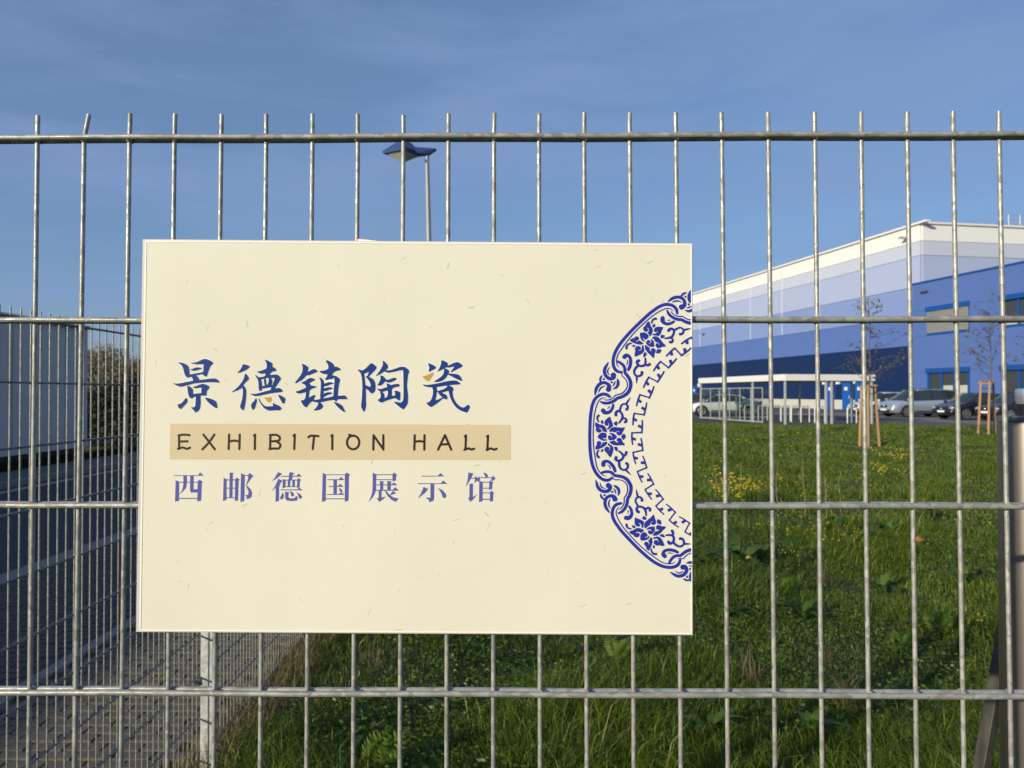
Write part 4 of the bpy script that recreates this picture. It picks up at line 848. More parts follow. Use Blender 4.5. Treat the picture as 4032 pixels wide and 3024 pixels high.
slab('backing_board', [(562, 942), (2726, 958), (2729, 2501), (536, 2488)], O_BACK0, O_BACK1, M['acrylic'], sign)
QUAD = [(571, 946), (2725.5, 961.5), (2727, 2498), (548, 2485)]
face = slab('face_panel', QUAD, O_BACK1 + .0001, O_FACE, M['print'], sign)
def lerp2(a, b_, t): return (a[0] + (b_[0] - a[0]) * t, a[1] + (b_[1] - a[1]) * t)
def edge_strip(i, j, w0):
    a, c = QUAD[i], QUAD[j]; cen = (1640, 1720)
    d = (c[0] - a[0], c[1] - a[1]); l = math.hypot(*d); n = (-d[1] / l, d[0] / l)
    if (cen[0] - a[0]) * n[0] + (cen[1] - a[1]) * n[1] < 0: n = (-n[0], -n[1])
    e = 1.0; dd = (d[0] / l * 6, d[1] / l * 6)
    a2 = (a[0] + dd[0] + n[0] * e, a[1] + dd[1] + n[1] * e); c2 = (c[0] - dd[0] + n[0] * e, c[1] - dd[1] + n[1] * e)
    slab('edge_glint', [a2, c2, (c2[0] + n[0] * w0, c2[1] + n[1] * w0), (a2[0] + n[0] * w0, a2[1] + n[1] * w0)] if True else None, O_FACE + .00004, O_FACE + .0004, M['edge'], face)
edge_strip(0, 1, 5); edge_strip(3, 0, 5); edge_strip(1, 2, 4); edge_strip(2, 3, 4)  # thin pale strips paint the bevel's highlight round the face
# the curled top corner of the sheet behind
b = W(sign); pts = [on_sign(x, y, .0085) for x, y in ((1405, 990), (1405, 938), (1440, 940.5), (1490, 949), (1530, 955), (1530, 990))]
pts = [p - FN * (.004 * (1 if i in (1,) else 0)) for i, p in enumerate(pts)]; bk = [p - FN * .0006 for p in pts]; n = len(pts)
b.add(pts + bk, [tuple(range(n)), tuple(range(2 * n - 1, n - 1, -1))] + [(i, i + n, (i + 1) % n + n, (i + 1) % n) for i in range(n)]); b.build('curled_sheet', M['halo'], sign)

class Ink:
    """flat print, traced in the photograph's pixels and laid on the sign's face; each shape sits a hair above the last"""
    def __init__(s, clip=None): s.tri = []; s.lay = 0; s.clip = clip
    def emit(s, pts, lay):
        if s.clip is not None:
            o = []
            for i in range(len(pts)):
                a, c = pts[i], pts[(i + 1) % len(pts)]; ia, ic = a[0] <= s.clip, c[0] <= s.clip
                if ia: o.append(a)
                if ia != ic: t = (s.clip - a[0]) / (c[0] - a[0]); o.append((s.clip, a[1] + t * (c[1] - a[1])))
            pts = o
        if len(pts) >= 3: s.tri.append((pts, lay))
    def poly(s, outer, holes=(), lay=None):
        loops = [[Vector((x, y, 0)) for x, y in outer]] + [[Vector((x, y, 0)) for x, y in h] for h in holes]
        flat = [(v.x, v.y) for l in loops for v in l]; s.lay += 1
        for t in tessellate_polygon(loops): s.emit([flat[i] for i in t], s.lay if lay is None else lay)
    def stroke(s, pts, lay=None, cap=True, sub=5):
        P = [np.array(p[:2], float) for p in pts]; Wd = [p[2] for p in pts]; C = []; WW = []
        for i in range(len(P) - 1):
            p0 = P[max(i - 1, 0)]; p1 = P[i]; p2 = P[i + 1]; p3 = P[min(i + 2, len(P) - 1)]; m_ = sub if len(P) > 2 else 1
            for k in range(m_):
                t = k / m_; C.append(.5 * ((2 * p1) + (-p0 + p2) * t + (2 * p0 - 5 * p1 + 4 * p2 - p3) * t * t + (-p0 + 3 * p1 - 3 * p2 + p3) * t ** 3)); WW.append(Wd[i] + (Wd[i + 1] - Wd[i]) * t)
        C.append(P[-1]); WW.append(Wd[-1]); Lf = []; Rt = []
        for i in range(len(C)):
            t = C[min(i + 1, len(C) - 1)] - C[max(i - 1, 0)]; t = t / (np.linalg.norm(t) + 1e-9); n_ = np.array([-t[1], t[0]]); Lf.append(C[i] + n_ * WW[i] / 2); Rt.append(C[i] - n_ * WW[i] / 2)
        s.lay += 1; ly = s.lay if lay is None else lay
        def arc(c, a, b_, w, sg):
            if w < 2.5: return []
            th = math.atan2(a[1] - c[1], a[0] - c[0]); return [(c[0] + w / 2 * math.cos(th + sg * math.pi * q / 6), c[1] + w / 2 * math.sin(th + sg * math.pi * q / 6)) for q in range(1, 6)]
        for i in range(len(C) - 1): s.emit([tuple(Lf[i]), tuple(Lf[i + 1]), tuple(Rt[i + 1]), tuple(Rt[i])], ly)
        if cap:
            e0 = [tuple(Lf[0])] + arc(C[0], Lf[0], Rt[0], WW[0], 1) + [tuple(Rt[0])]; e1 = [tuple(Lf[-1])] + arc(C[-1], Lf[-1], Rt[-1], WW[-1], -1) + [tuple(Rt[-1])]
            if len(e0) > 2: s.emit(e0, ly)
            if len(e1) > 2: s.emit(e1, ly)
    def build(s, name, m, parent, off=0.0):
        b = W(sign)
        for pts, ly in s.tri:
            q = [on_sign(x, y, O_INK + off + .000012 * ly) for x, y in pts]
            nrm = Vector((0, 0, 0))
            for i in range(1, len(q) - 1): nrm += (q[i] - q[0]).cross(q[i + 1] - q[0])
            if nrm.length < 1e-12: continue
            if nrm.dot(FN) < 0: q.reverse()
            b.add(q, [tuple(range(len(q)))])
        return b.build(name, m, parent)
def P_(txt): 
    a = [float(q) for q in txt.replace('(', ' ').replace(')', ' ').replace(',', ' ').split()]; return list(zip(a[0::2], a[1::2]))
def xf(pts, ox, oy, sc): return [(ox + p[0] / sc, oy + p[1] / sc) + tuple(w / sc for w in p[2:]) for p in pts]
# big brush characters: outline ; holes after '|'
BIG = [(640, ["425,185 500,190 570,205 630,235 690,275 715,320 728,390 733,460 735,490 750,515 860,490 990,470 1095,445 1110,420 1110,330 1120,240 1000,240 940,245 870,230 800,220 772,205 775,195 880,185 960,165 1040,125 1100,98 1170,90 1230,105 1320,145 1365,185 1378,215 1360,240 1315,270 1290,320 1260,390 1235,470 1210,545 1195,572 1165,572 1120,540 1085,515 1050,510 980,530 905,545 950,570 975,600 990,640 1005,660 1120,650 1250,632 1380,617 1445,625 1500,655 1540,700 1553,720 1545,738 1480,735 1400,728 1250,728 1100,738 950,750 830,768 720,800 620,825 540,845 475,850 420,835 360,805 310,775 288,755 300,745 350,762 430,760 520,745 640,718 750,700 820,685 832,665 820,635 800,595 780,578 740,590 700,603 670,600 640,575 610,530 590,480 575,410 560,350 540,300 510,260 470,225 430,205",
 "745,372 800,370 850,340 900,323 960,320 1020,325 1060,345 1065,360 1040,372 980,388 920,408 850,418 800,408 750,392",
 "660,820 720,830 780,870 825,915 828,980 828,1045 930,1030 1052,1020 1055,950 1060,872 980,882 900,892 850,880 820,855 830,845 900,830 980,800 1050,775 1100,765 1180,785 1240,815 1275,850 1278,875 1255,905 1225,935 1205,975 1195,1020 1200,1060 1195,1085 1170,1095 1100,1092 1035,1095 1032,1180 1038,1280 1030,1380 1005,1470 960,1520 890,1552 870,1520 830,1470 765,1412 800,1405 860,1400 885,1380 895,1320 900,1230 905,1120 870,1120 835,1145 800,1172 765,1165 725,1125 700,1070 688,1000 682,930 672,860",
 "620,1158 650,1158 675,1190 678,1240 655,1295 600,1355 545,1410 500,1455 470,1450 430,1410 412,1360 410,1325 470,1315 530,1280 585,1215",
 "1148,1150 1190,1148 1270,1160 1370,1195 1440,1235 1470,1275 1485,1350 1497,1415 1480,1432 1440,1425 1380,1390 1300,1325 1230,1260 1170,1185"]),
 (900, ["385,238 450,240 520,260 580,295 550,340 490,385 400,430 340,460 235,472 240,455 300,400 350,330 375,265",
 "445,495 470,495 520,550 550,600 555,645 500,695 440,755 400,815 440,850 470,900 482,970 480,1080 470,1200 450,1340 425,1440 408,1495 380,1485 340,1450 312,1400 315,1360 345,1270 370,1160 385,1050 388,950 380,905 360,875 320,905 260,945 180,970 120,995 88,998 90,985 150,940 220,880 290,810 360,720 400,650 425,580",
 "980,115 1020,115 1080,140 1150,180 1192,215 1195,260 1188,300 1230,320 1280,360 1305,410 1270,425 1190,440 1150,470 1115,525 1180,520 1260,512 1320,515 1380,555 1420,610 1425,640 1390,690 1340,770 1290,840 1258,892 1320,885 1380,880 1420,900 1460,940 1480,970 1440,995 1370,1005 1250,1015 1130,1035 1000,1062 850,1095 740,1108 690,1100 640,1075 590,1040 600,1032 680,1042 740,1040 860,1010 1000,970 1120,940 1150,925 1160,865 1080,875 980,890 908,900 905,940 895,958 840,960 822,930 815,850 812,760 805,690 780,630 740,570 722,530 740,525 790,565 830,585 900,582 960,565 1000,545 1002,490 960,490 900,500 840,485 790,455 770,432 790,430 860,420 940,390 1000,365 1030,345 1038,280 1030,210 1005,155 | 885,650 965,632 962,700 965,760 985,805 940,828 912,825 905,750 | 1000,630 1030,612 1092,610 1090,680 1075,750 1048,800 1035,790 1020,740 1025,690 | 1155,612 1255,612 1235,680 1212,740 1195,800 1172,800 1190,740 1190,680",
 "730,1165 755,1170 770,1200 765,1270 740,1350 710,1430 685,1475 655,1478 625,1430 610,1380 615,1330 650,1280 700,1230",
 "812,1168 830,1170 870,1250 920,1320 980,1365 1040,1380 1120,1382 1215,1372 1200,1320 1198,1285 1250,1310 1330,1345 1395,1375 1400,1395 1440,1420 1440,1440 1410,1485 1370,1495 1270,1490 1170,1500 1090,1498 1020,1470 950,1415 890,1340 840,1260 815,1200",
 "1335,1068 1390,1072 1460,1105 1545,1165 1540,1230 1520,1300 1490,1310 1460,1290 1420,1220 1370,1130"]),
 (1140, ["320,228 370,228 430,255 490,295 518,325 505,390 490,445 560,410 630,370 690,365 740,400 762,430 745,458 690,470 620,500 550,530 455,545 430,570 400,610 340,665 250,715 180,755 148,748 160,715 220,640 290,550 340,460 355,380 355,300 340,260",
 "320,720 360,715 420,690 490,640 545,608 600,608 660,625 698,655 680,675 610,710 540,750 575,805 640,820 700,830 740,855 700,875 620,900 552,940 540,1000 530,1080 525,1148 580,1110 650,1075 702,1068 695,1110 670,1160 660,1195 720,1205 780,1195 838,1170 832,1100 840,980 850,850 852,740 845,680 825,640 808,600 840,598 890,635 930,680 940,765 1000,745 1070,722 1130,725 1185,740 1205,762 1130,780 1060,805 1000,830 942,838 935,895 990,880 1060,862 1110,860 1165,880 1185,905 1130,915 1060,940 990,965 925,970 922,1035 990,1010 1060,995 1120,997 1180,1025 1130,1045 1060,1065 980,1100 925,1140 915,1162 1000,1150 1100,1130 1190,1105 1195,1040 1205,900 1215,780 1222,680 1215,605 1180,625 1130,642 1070,645 1020,668 985,668 962,635 990,605 1020,560 1030,510 960,508 890,490 830,455 812,425 830,415 920,410 1000,385 1050,360 1058,300 1045,240 1000,185 985,150 1000,130 1040,130 1110,165 1180,215 1212,260 1212,295 1280,300 1340,325 1390,365 1398,395 1350,405 1280,420 1210,455 1170,500 1155,530 1215,540 1290,570 1350,620 1380,660 1360,720 1340,820 1325,940 1310,1090 1400,1090 1490,1080 1540,1115 1570,1160 1575,1192 1480,1190 1380,1190 1310,1195 1290,1225 1275,1255 1245,1240 1215,1210 1100,1220 960,1250 830,1275 880,1310 912,1365 910,1395 880,1440 810,1480 740,1492 655,1498 665,1475 720,1420 765,1350 785,1285 720,1275 660,1260 610,1245 560,1290 500,1360 460,1415 430,1405 380,1365 340,1300 308,1240 320,1215 380,1210 420,1170 440,1090 448,995 390,1010 320,1030 240,1035 190,1015 168,985 185,970 270,950 360,910 445,870 440,830 410,790 360,770 325,740",
 "1195,1262 1250,1265 1320,1290 1400,1335 1455,1385 1475,1440 1518,1525 1505,1538 1460,1525 1390,1475 1310,1400 1240,1320"]),
 (1390, ["128,372 170,378 240,402 290,385 350,340 420,265 480,210 520,208 580,250 630,295 640,345 600,400 530,470 470,530 430,575 490,605 560,650 600,730 615,820 612,920 590,980 545,1025 515,1035 470,1010 420,950 345,905 350,1000 352,1100 350,1220 360,1300 355,1380 330,1470 310,1530 285,1525 250,1470 220,1400 218,1340 230,1260 240,1150 248,1000 252,850 248,700 235,590 215,500 190,460 140,410 | 305,487 360,478 410,450 428,432 415,490 390,550 348,562 350,590 400,640 450,710 480,790 470,855 410,828 338,800 325,680 312,560",
 "805,145 830,142 880,185 930,240 958,295 945,345 895,390 950,405 1040,390 1150,355 1270,310 1350,300 1420,315 1490,365 1530,420 1525,460 1500,510 1490,600 1475,720 1470,850 1485,970 1498,1090 1495,1210 1490,1290 1460,1360 1415,1420 1380,1468 1350,1460 1270,1405 1190,1340 1130,1285 1115,1255 1150,1250 1230,1270 1300,1278 1345,1245 1368,1180 1372,1050 1372,850 1370,650 1368,500 1360,395 1250,410 1110,445 970,470 910,460 860,430 800,470 720,520 625,558 622,545 680,475 740,390 790,300 815,230",
 "738,545 790,542 830,565 870,610 910,655 960,655 1040,625 1120,602 1165,608 1188,638 1165,665 1080,705 1000,738 940,735 870,705 830,755 780,805 720,822 670,810 665,790 700,740 735,670 750,610",
 "895,755 940,760 1000,785 1040,800 1110,780 1190,770 1245,772 1268,800 1262,840 1200,850 1120,870 1060,910 1055,980 1058,1100 1145,1080 1140,1010 1120,960 1170,955 1240,970 1290,1010 1288,1100 1282,1190 1265,1225 1240,1225 1200,1190 1160,1165 1100,1165 980,1205 880,1240 800,1278 750,1278 700,1245 660,1205 670,1195 720,1180 750,1130 755,1070 735,1010 750,985 700,955 660,915 655,895 690,900 750,910 830,885 930,850 920,800 | 785,995 860,970 945,950 948,1020 942,1080 920,1120 890,1148 858,1148 855,1080 840,1030 810,1000"]),
 (1640, ["308,215 350,212 430,245 500,285 535,330 520,355 440,395 360,438 325,438 335,390 350,330 330,265",
 "670,128 730,132 800,170 855,210 860,235 832,280 900,255 1000,205 1080,180 1140,182 1210,225 1255,270 1250,300 1190,330 1080,385 980,440 940,455 928,440 960,395 1000,345 1030,295 960,310 880,328 800,322 765,345 830,368 880,400 892,430 870,490 950,488 1020,495 1110,505 1160,530 1210,590 1235,650 1250,690 1200,685 1120,655 1020,605 930,555 850,520 810,590 760,645 690,690 610,715 475,722 480,705 550,655 640,595 710,530 745,450 750,360 690,385 630,415 568,435 570,420 620,345 660,250 672,190",
 "170,782 200,785 280,800 370,788 480,770 620,745 780,705 920,680 1040,675 1100,685 1150,720 1200,765 1180,780 1120,792 1000,798 880,812 930,830 980,860 1010,905 1000,940 980,980 985,1060 1005,1150 1050,1240 1110,1320 1180,1380 1240,1410 1300,1408 1350,1370 1390,1338 1420,1340 1450,1380 1448,1420 1420,1480 1385,1552 1310,1540 1210,1505 1120,1450 1050,1380 980,1280 930,1180 895,1080 875,980 862,962 790,980 690,1010 760,1040 820,1080 840,1130 838,1195 780,1185 715,1170 650,1230 560,1300 470,1365 400,1402 350,1385 300,1335 262,1290 275,1275 340,1265 390,1210 425,1130 445,1040 448,940 430,880 405,865 320,860 240,845 190,815 | 542,860 640,845 760,825 845,815 820,850 780,890 700,925 565,970 555,910 | 555,995 595,1005 595,1030 640,1085 700,1135 640,1170 512,1218 525,1160 545,1060"])]
def grow(pts, d):                                   # outline moved outwards by d pixels
    A = np.array(pts, float); area = .5 * np.sum(A[:, 0] * np.roll(A[:, 1], -1) - np.roll(A[:, 0], -1) * A[:, 1]); sg = 1 if area > 0 else -1; o = []
    for i in range(len(A)):
        e0 = A[i] - A[i - 1]; e1 = A[(i + 1) % len(A)] - A[i]; n0 = np.array([e0[1], -e0[0]]) / (np.linalg.norm(e0) + 1e-9); n1 = np.array([e1[1], -e1[0]]) / (np.linalg.norm(e1) + 1e-9); n_ = n0 + n1; n_ /= max(np.linalg.norm(n_), .5); o.append(tuple(A[i] + n_ * d * sg))
    return o
for ox, polys in BIG:
    ink = Ink(); hal = Ink()
    for s_ in polys:
        loops = [xf(P_(q), ox, 1400, 6.9125) for q in s_.split('|')]; ink.poly(loops[0], loops[1:]); hal.poly(grow(loops[0], 1.3), [grow(l, -1.0) for l in loops[1:]])
    c_ = ink.build('brush_character', M['brush'], sign, .00015); hal.build('white_outline', M['halo'], c_)
for ox, s_ in ((900, "968,1145 1010,1128 1060,1148 1110,1125 1150,1125 1168,1150 1165,1200 1150,1250 1120,1275 1080,1270 1040,1240 1000,1185"), (1640, "168,558 185,548 240,555 330,510 470,460 450,520 400,595 370,630 365,670 340,690 290,692 240,665 190,605 168,580")):
    ink = Ink(); ink.poly(xf(P_(s_), ox, 1400, 6.9125)); ink.build('gold_stroke', M['gold'], sign, .00015)
ink = Ink(); ink.poly([(670, 1667.8), (2011, 1672.8), (2010.3, 1811.6), (667.8, 1808.7)]); ink.build('tan_strip', M['tan'], sign)
# EXHIBITION HALL
A3 = (640, 1640, 3.16); A4 = (1300, 1640, 2.989)
LET = [(A3, [[(205, 232), (206, 400)], [(198, 236), (262, 226), (335, 232)], [(205, 312), (310, 308)], [(192, 402), (250, 385), (300, 402), (340, 388)]]), (A3, [[(508, 225), (575, 310), (650, 408)], [(645, 225), (570, 330), (495, 408)]]),
 (A3, [[(828, 225), (822, 405)], [(960, 225), (955, 405)], [(825, 312), (890, 300), (955, 310)]]), (A3, [[(1150, 225), (1148, 405)], [(1137, 238), (1150, 228)]]), (A3, [[(1342, 230), (1338, 405)], [(1335, 232), (1410, 228), (1456, 255), (1445, 298), (1345, 310)], [(1400, 305), (1455, 335), (1464, 370), (1440, 398), (1380, 398), (1330, 405)]]),
 (A3, [[(1645, 225), (1638, 405)], [(1628, 240), (1644, 228)]]), (A3, [[(1815, 258), (1840, 240), (1900, 240), (1940, 245)], [(1885, 240), (1868, 405)]]), (A3, [[(2112, 230), (2112, 405)], [(2100, 240), (2112, 230)]]),
 (A4, [[(270 + 72 * math.sin(a), 305 - 80 * math.cos(a)) for a in [2 * math.pi * k / 16 for k in range(17)]], [(222, 217), (250, 222)]]), (A4, [[(510, 220), (508, 390)], [(512, 225), (625, 385)], [(625, 220), (625, 390)]]),
 (A4, [[(995, 220), (990, 390)], [(1110, 220), (1108, 390)], [(993, 298), (1050, 290), (1110, 298)]]), (A4, [[(1350, 220), (1270, 390)], [(1352, 222), (1425, 390)], [(1300, 330), (1395, 325)]]), (A4, [[(1598, 222), (1592, 385)], [(1580, 392), (1630, 375), (1660, 388), (1695, 378)], [(1585, 235), (1598, 224)]]), (A4, [[(1858, 225), (1850, 388)], [(1842, 394), (1890, 376), (1930, 390), (1958, 378)], [(1846, 236), (1858, 226)]])]
for cr, strokes in LET:
    ink = Ink()
    for s_ in strokes: ink.stroke(xf([(x, y, 9.0 * cr[2]) for x, y in s_], *cr), sub=4)
    ink.build('letter', M['brown'], sign, .00015)
# lower row
SONG = [(A3, ["137,730 440,730 468,695 513,737 137,739", "163,792 207,810 203,1050 155,1060", "203,812 440,812 440,822 203,822", "437,810 460,784 500,815 487,828 480,1045 432,1058", "258,735 302,735 300,830 290,890 255,930 205,972 240,925 255,870 260,800", "343,735 386,735 383,905 440,905 440,945 355,945 342,925", "203,1013 435,1013 435,1025 203,1025"]),
 (A3, ["760,762 797,780 795,1035 752,1053", "797,782 905,782 905,795 797,795", "835,696 887,702 873,715 868,1012 830,1012", "903,785 922,758 960,787 945,800 938,1045 900,1050", "797,886 902,886 902,897 797,897", "795,1005 902,1005 902,1016 795,1016", "977,703 1022,728 1015,1050 968,1065", "1022,728 1065,728 1065,738 1022,738", "1062,728 1085,703 1130,742 1112,755 1042,852 1095,905 1113,950 1105,1000 1080,1020 1045,1028 1045,995 1022,978 1065,975 1070,930 1045,880 1038,850 1065,770"]),
 (A3, ["1437,692 1487,712 1470,732 1420,770 1360,808 1400,755", "1440,775 1490,795 1455,850 1465,855 1450,870 1447,1050 1405,1062 1408,885 1385,905 1357,933 1400,865", "1475,741 1570,738 1582,690 1640,703 1625,715 1615,738 1665,738 1695,710 1735,748 1475,751", "1575,745 1618,745 1608,785 1565,785", "1495,775 1530,790 1528,880 1492,892", "1528,785 1680,785 1680,796 1528,796", "1675,785 1690,765 1722,790 1707,803 1703,885 1672,885", "1558,792 1588,792 1585,872 1557,872", "1615,792 1645,792 1643,872 1614,872", "1525,868 1675,868 1675,878 1525,878", "1470,907 1675,906 1698,885 1735,912 1735,918 1470,918", "1497,945 1508,985 1495,1025 1470,1033 1458,1015 1475,985", "1525,935 1575,940 1565,955 1562,1005 1590,1020 1640,1015 1668,985 1680,1030 1660,1048 1600,1052 1545,1045 1525,1020", "1580,922 1620,945 1637,975 1620,995 1600,990 1595,960", "1662,940 1710,965 1735,1000 1720,1025 1695,1015 1685,975"]),
 (A4, ["-88,662 -48,681 -54,993 -97,1005", "172,685 195,658 235,685 220,700 215,990 172,1003", "-50,681 175,681 175,690 -50,690", "-54,963 173,963 173,974 -54,974", "-32,738 100,738 128,712 162,742 162,748 -32,748", "-18,818 90,818 118,792 152,822 152,828 -18,828", "-40,912 105,912 122,892 165,915 165,922 -40,922", "38,745 78,745 76,915 38,915", "100,838 135,858 145,882 128,895 110,870"]),
 (A4, ["500,660 545,680 540,760 540,860 525,910 495,960 450,1003 475,955 495,890 500,800", "540,680 735,680 735,690 540,690", "732,682 750,658 790,688 775,700 773,755 735,762", "540,738 735,738 735,748 540,748", "585,757 638,765 625,775 622,865 588,865", "672,757 725,765 713,775 712,865 673,865", "540,800 720,800 750,775 785,805 785,810 540,810", "530,862 735,862 765,832 803,868 803,873 530,873", "570,872 605,872 602,955 657,940 620,975 575,1005 550,965 572,955", "640,872 665,880 690,915 740,950 803,965 770,1005 720,980 675,935", "738,875 775,905 695,928 715,905"]),
 (A4, ["1075,697 1265,697 1298,665 1340,705 1075,707", "1030,785 1300,785 1332,752 1376,793 1030,795", "1180,793 1225,793 1223,965 1210,995 1165,1007 1160,980 1118,955 1180,955", "1100,828 1152,852 1120,895 1030,967 1070,900", "1262,838 1320,865 1360,910 1368,940 1350,962 1325,955 1315,920 1295,880"]),
 (A4, ["1628,658 1685,670 1660,725 1620,790 1595,822 1615,760", "1650,722 1700,722 1715,703 1750,735 1735,745 1695,785 1700,760 1705,732 1648,732", "1752,698 1765,735 1750,768 1728,762 1740,735", "1640,790 1680,790 1678,950 1730,915 1690,970 1650,1005 1622,960 1638,950", "1798,657 1840,672 1858,695 1850,715 1825,712 1815,685", "1765,715 1905,715 1915,695 1948,730 1910,760 1895,755 1900,725 1765,724", "1755,755 1795,770 1792,995 1752,1008", "1792,768 1870,768 1885,752 1920,780 1908,790 1905,855 1870,862 1872,778 1792,778", "1792,838 1872,838 1872,848 1792,848", "1792,893 1880,893 1895,872 1930,902 1920,910 1915,995 1880,1002 1880,903 1792,903", "1792,968 1880,968 1880,980 1792,980"])]
for cr, polys in SONG:
    ink = Ink()
    for s_ in polys: ink.poly(xf(P_(s_), *cr))
    ink.build('printed_character', M['song'], sign)
# ---- half plate rim: one panel and one link traced, repeated every 45 degrees; key pattern every 10 degrees
RC = (2930.0, 1718.0); CLIP = 2724.5
def rotp(pts, deg):
    c, s_ = math.cos(R(deg)), math.sin(R(deg)); return [(RC[0] + (p[0] - RC[0]) * c - (p[1] - RC[1]) * s_, RC[1] + (p[0] - RC[0]) * s_ + (p[1] - RC[1]) * c) + tuple(p[2:]) for p in pts]
AM = (2300, 1600, 6.635); AL = (2320, 1400, 7.54); A5 = (2260, 1100, 2.764)
rim = None
band = [(2401, 1562, 10), (2389, 1554, 13), (2373, 1552, 13), (2356, 1559, 13), (2341, 1574, 13), (2332, 1596, 13), (2328.5, 1615, 13), (2324.4, 1645, 13), (2322.3, 1714, 13), (2323.4, 1766, 13), (2328.3, 1811, 13), (2338, 1845, 13), (2352, 1869, 13), (2371, 1886, 13), (2391, 1891, 13), (2407, 1884, 10)]
white_l = [(2390, 1562, 2), (2374, 1560, 4), (2360, 1566, 4), (2346, 1580, 4), (2339, 1598, 4), (2335.5, 1616, 4), (2331.5, 1645, 4), (2329.5, 1714, 4), (2330.7, 1766, 4), (2335.5, 1811, 4), (2345, 1843, 4), (2357, 1863, 4), (2373, 1878, 4), (2392, 1882, 2)]
thin = [(2387.6, 1566.5, 1.5), (2373, 1567, 4), (2360, 1575, 4.5), (2350, 1594, 4.5), (2343.5, 1618, 4.5), (2338.6, 1645, 4.5), (2335.5, 1705, 4.5), (2336.5, 1751, 4.5), (2341, 1788, 4.5), (2346.5, 1822, 4.5), (2351.5, 1843, 4.5), (2362, 1860, 4.5), (2376, 1872, 4), (2390, 1875, 1.5)]
panel_strokes = [[(490, 105, 112), (530, 150, 118), (600, 165, 92), (680, 130, 80), (735, 50, 75), (760, -40, 62)], [(600, 70, 8), (640, 35, 28), (662, 0, 22)], [(500, 1530, 112), (505, 1470, 108), (570, 1430, 80), (650, 1455, 80), (720, 1520, 85), (775, 1600, 85), (808, 1690, 75)], [(590, 1520, 8), (650, 1560, 30), (690, 1630, 22)],
 [(375, 240, 65), (347, 280, 58), (342, 330, 48), (368, 385, 46), (390, 412, 20)], [(380, 1330, 65), (340, 1285, 58), (338, 1220, 52), (362, 1165, 44), (395, 1145, 18)],
 [(905, 435, 40), (955, 375, 55), (1000, 290, 68), (985, 200, 62), (930, 130, 60), (870, 125, 66), (828, 170, 74), (828, 225, 82)], [(1010, 310, 56), (1085, 325, 58), (1102, 380, 62), (1070, 408, 74)], [(930, 110, 55), (951, 28, 55), (985, -42, 48), (1065, -66, 50), (1128, -25, 58), (1134, 40, 62), (1108, 78, 76)], [(1095, -65, 58), (1150, -150, 48), (1210, -236, 6)],
 [(905, 1165, 42), (960, 1210, 55), (1010, 1270, 62), (1018, 1330, 64), (960, 1400, 64), (890, 1420, 68), (822, 1385, 74), (832, 1335, 82)], [(1020, 1290, 58), (1080, 1255, 64), (1100, 1200, 76)], [(910, 1430, 60), (915, 1540, 65), (960, 1632, 60), (1065, 1660, 55), (1135, 1590, 60), (1135, 1520, 68), (1107, 1490, 78)], [(1085, 1662, 58), (1145, 1720, 48), (1216, 1798, 6)]]
panel_polys = ["435,362 485,362 503,400 495,455 460,455 435,435", "435,1140 495,1105 500,1165 440,1200", "770,425 850,383 868,440 855,500 820,505 785,480", "780,1055 840,1050 875,1090 860,1185 820,1160 790,1110", "960,790 1000,735 1040,710 1070,740 1082,790 1060,840 1010,880 985,830",
 "670,262 700,350 740,440 748,510 690,550 615,610 595,575 640,530 650,480 640,440 615,430 630,470 610,505 570,510 535,470 525,420 545,370 600,310",
 "645,660 660,610 710,555 780,535 880,545 960,555 1060,550 1050,590 1010,650 985,710 950,755 910,760 860,740 838,700 850,665 880,650 900,672 918,670 900,640 860,640 820,665 800,680 730,662",
 "305,410 340,435 400,465 500,490 550,540 585,610 590,685 540,665 475,655 475,610 450,575 410,555 375,565 370,580 410,575 440,605 448,640 430,670 390,687 340,675 305,635 302,590 310,555 285,510 280,460",
 "345,795 380,740 430,695 490,680 550,690 580,730 580,790 550,835 515,835 490,805 480,810 495,845 540,860 590,855 570,890 510,905 440,880 380,840",
 "640,712 690,690 750,700 810,740 855,790 820,840 770,875 700,888 650,880 620,840 618,790 640,760 680,755 705,775 705,810 680,832 710,830 730,790 722,755 690,730",
 "598,915 590,970 550,1020 480,1070 400,1105 305,1135 290,1090 300,1040 330,1000 328,950 345,915 390,900 430,920 440,960 430,1000 405,1025 430,1030 460,990 475,940 540,935",
 "655,920 730,905 795,890 815,925 850,940 895,930 880,915 850,910 845,870 870,830 920,815 965,840 985,890 1000,930 1040,960 1055,1020 960,1015 850,1020 750,1005 690,970",
 "630,955 660,990 720,1020 755,1070 758,1140 735,1220 690,1330 640,1300 600,1230 540,1180 525,1120 545,1070 590,1048 635,1060 655,1095 640,1130 615,1145 650,1148 680,1100 670,1050 610,1005"]
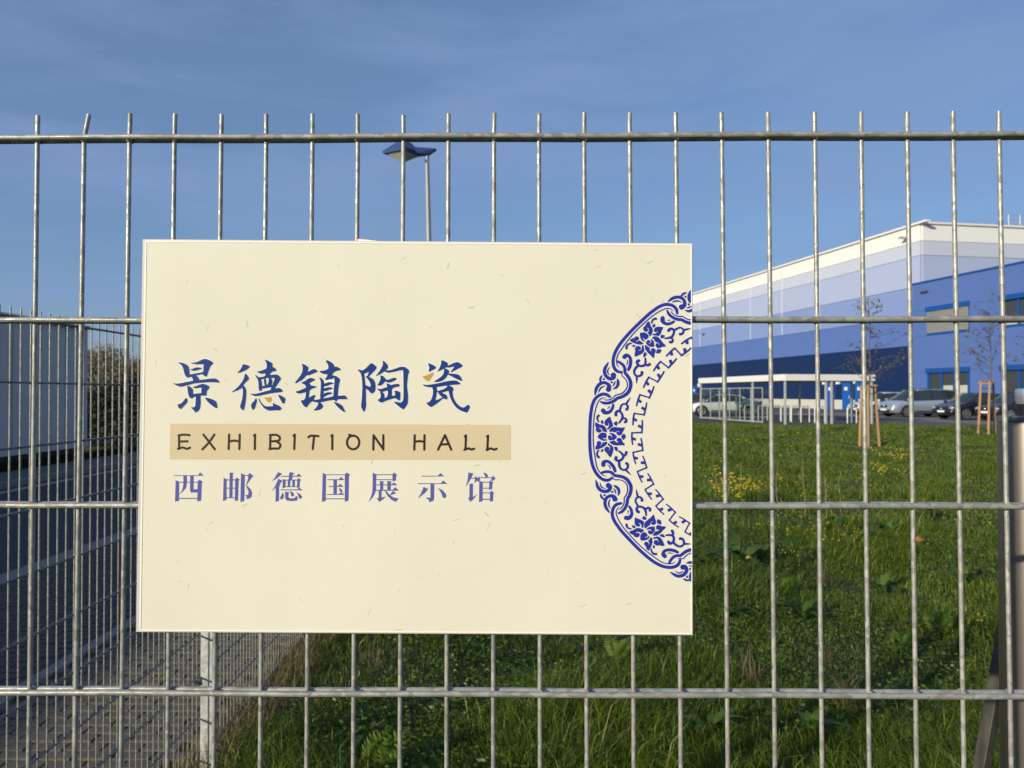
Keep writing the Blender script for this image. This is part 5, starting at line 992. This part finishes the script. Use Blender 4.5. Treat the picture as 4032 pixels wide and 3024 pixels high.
link_strokes = [[(825, 172, 66), (900, 200, 82), (1000, 280, 88), (1055, 380, 90), (1060, 500, 90), (1110, 570, 95), (1190, 690, 100), (1232, 850, 104), (1190, 1030, 104), (1090, 1150, 104), (950, 1230, 98), (840, 1262, 94), (740, 1340, 94), (600, 1400, 92), (450, 1410, 88), (345, 1372, 56)],
 [(970, 410, 8), (975, 500, 34), (972, 590, 34), (1060, 680, 32), (1110, 760, 32), (1135, 860, 36), (1110, 970, 36), (1000, 1100, 38), (880, 1155, 38), (785, 1175, 36), (700, 1260, 36), (600, 1310, 36), (500, 1320, 34), (415, 1305, 10)],
 [(565, 200, 22), (520, 280, 70), (465, 380, 94), (450, 480, 98), (485, 590, 102), (570, 670, 108), (650, 685, 110), (715, 640, 140), (716, 578, 158)], [(605, 335, 10), (550, 430, 40), (545, 500, 42), (600, 585, 18)],
 [(170, 1170, 26), (185, 1060, 82), (220, 950, 92), (300, 850, 96), (420, 800, 92), (530, 830, 96), (590, 910, 118), (568, 1000, 158)], [(275, 1105, 10), (300, 1020, 45), (370, 940, 48), (480, 895, 10)], [(380, 582, 18), (345, 640, 62), (325, 700, 62), (335, 780, 56)], [(765, 745, 8), (750, 820, 48), (700, 905, 26)], [(830, 675, 12), (850, 760, 82), (850, 860, 88), (790, 950, 72), (700, 990, 18)]]
link_white = [(985, 400, 14), (992, 500, 16), (995, 572, 18), (1085, 650, 20), (1150, 745, 22), (1170, 860, 22), (1142, 990, 22), (1030, 1130, 22), (890, 1190, 22), (805, 1215, 20), (715, 1295, 20), (600, 1345, 20), (490, 1355, 18), (400, 1330, 10)]
link_polys = ["395,680 430,665 465,690 470,725 395,720", "615,770 680,762 705,790 690,825 650,825"]
key = [[(683, 1362, 14), (700, 1295, 17), (722, 1240, 16)], [(716, 1241, 16), (828, 1277, 16)], [(822, 1280, 17), (858, 1200, 16), (873, 1155, 14)], [(704, 1300, 32), (733, 1326, 28)], [(846, 1228, 32), (812, 1192, 30)]]
rim = Ink(CLIP)
for k in range(-8, 7):
    for s_ in key: rim.stroke(rotp(xf(s_, *A5), -0.6 + 10.0 * k), cap=False if len(s_) == 2 else True, sub=3)
rim = rim.build('plate_rim', M['ring'], sign)
for k in (-1, 0, 1):
    a = 45.0 * k; ink = Ink(CLIP); wl = Ink(CLIP)
    ink.stroke(rotp(band, a)); ink.stroke(rotp(thin, a), sub=4); wl.stroke(rotp(white_l, a), sub=4)
    for s_ in panel_strokes: ink.stroke(rotp(xf(s_, *AM), a), sub=4)
    for s_ in panel_polys: ink.poly(rotp(xf(P_(s_), *AM), a))
    o = ink.build('flower_panel', M['ring'], rim, .00012); wl.build('white_line', M['halo'], o)
for k in (-2, -1, 0, 1):
    a = 45.0 * k; ink = Ink(CLIP); wl = Ink(CLIP)
    for s_ in link_strokes: ink.stroke(rotp(xf(s_, *AL), a), sub=4)
    for s_ in link_polys: ink.poly(rotp(xf(P_(s_), *AL), a))
    wl.stroke(rotp(xf(link_white, *AL), a), sub=4)
    o = ink.build('link_knot', M['ring'], rim, .00018); wl.build('white_line', M['halo'], o)
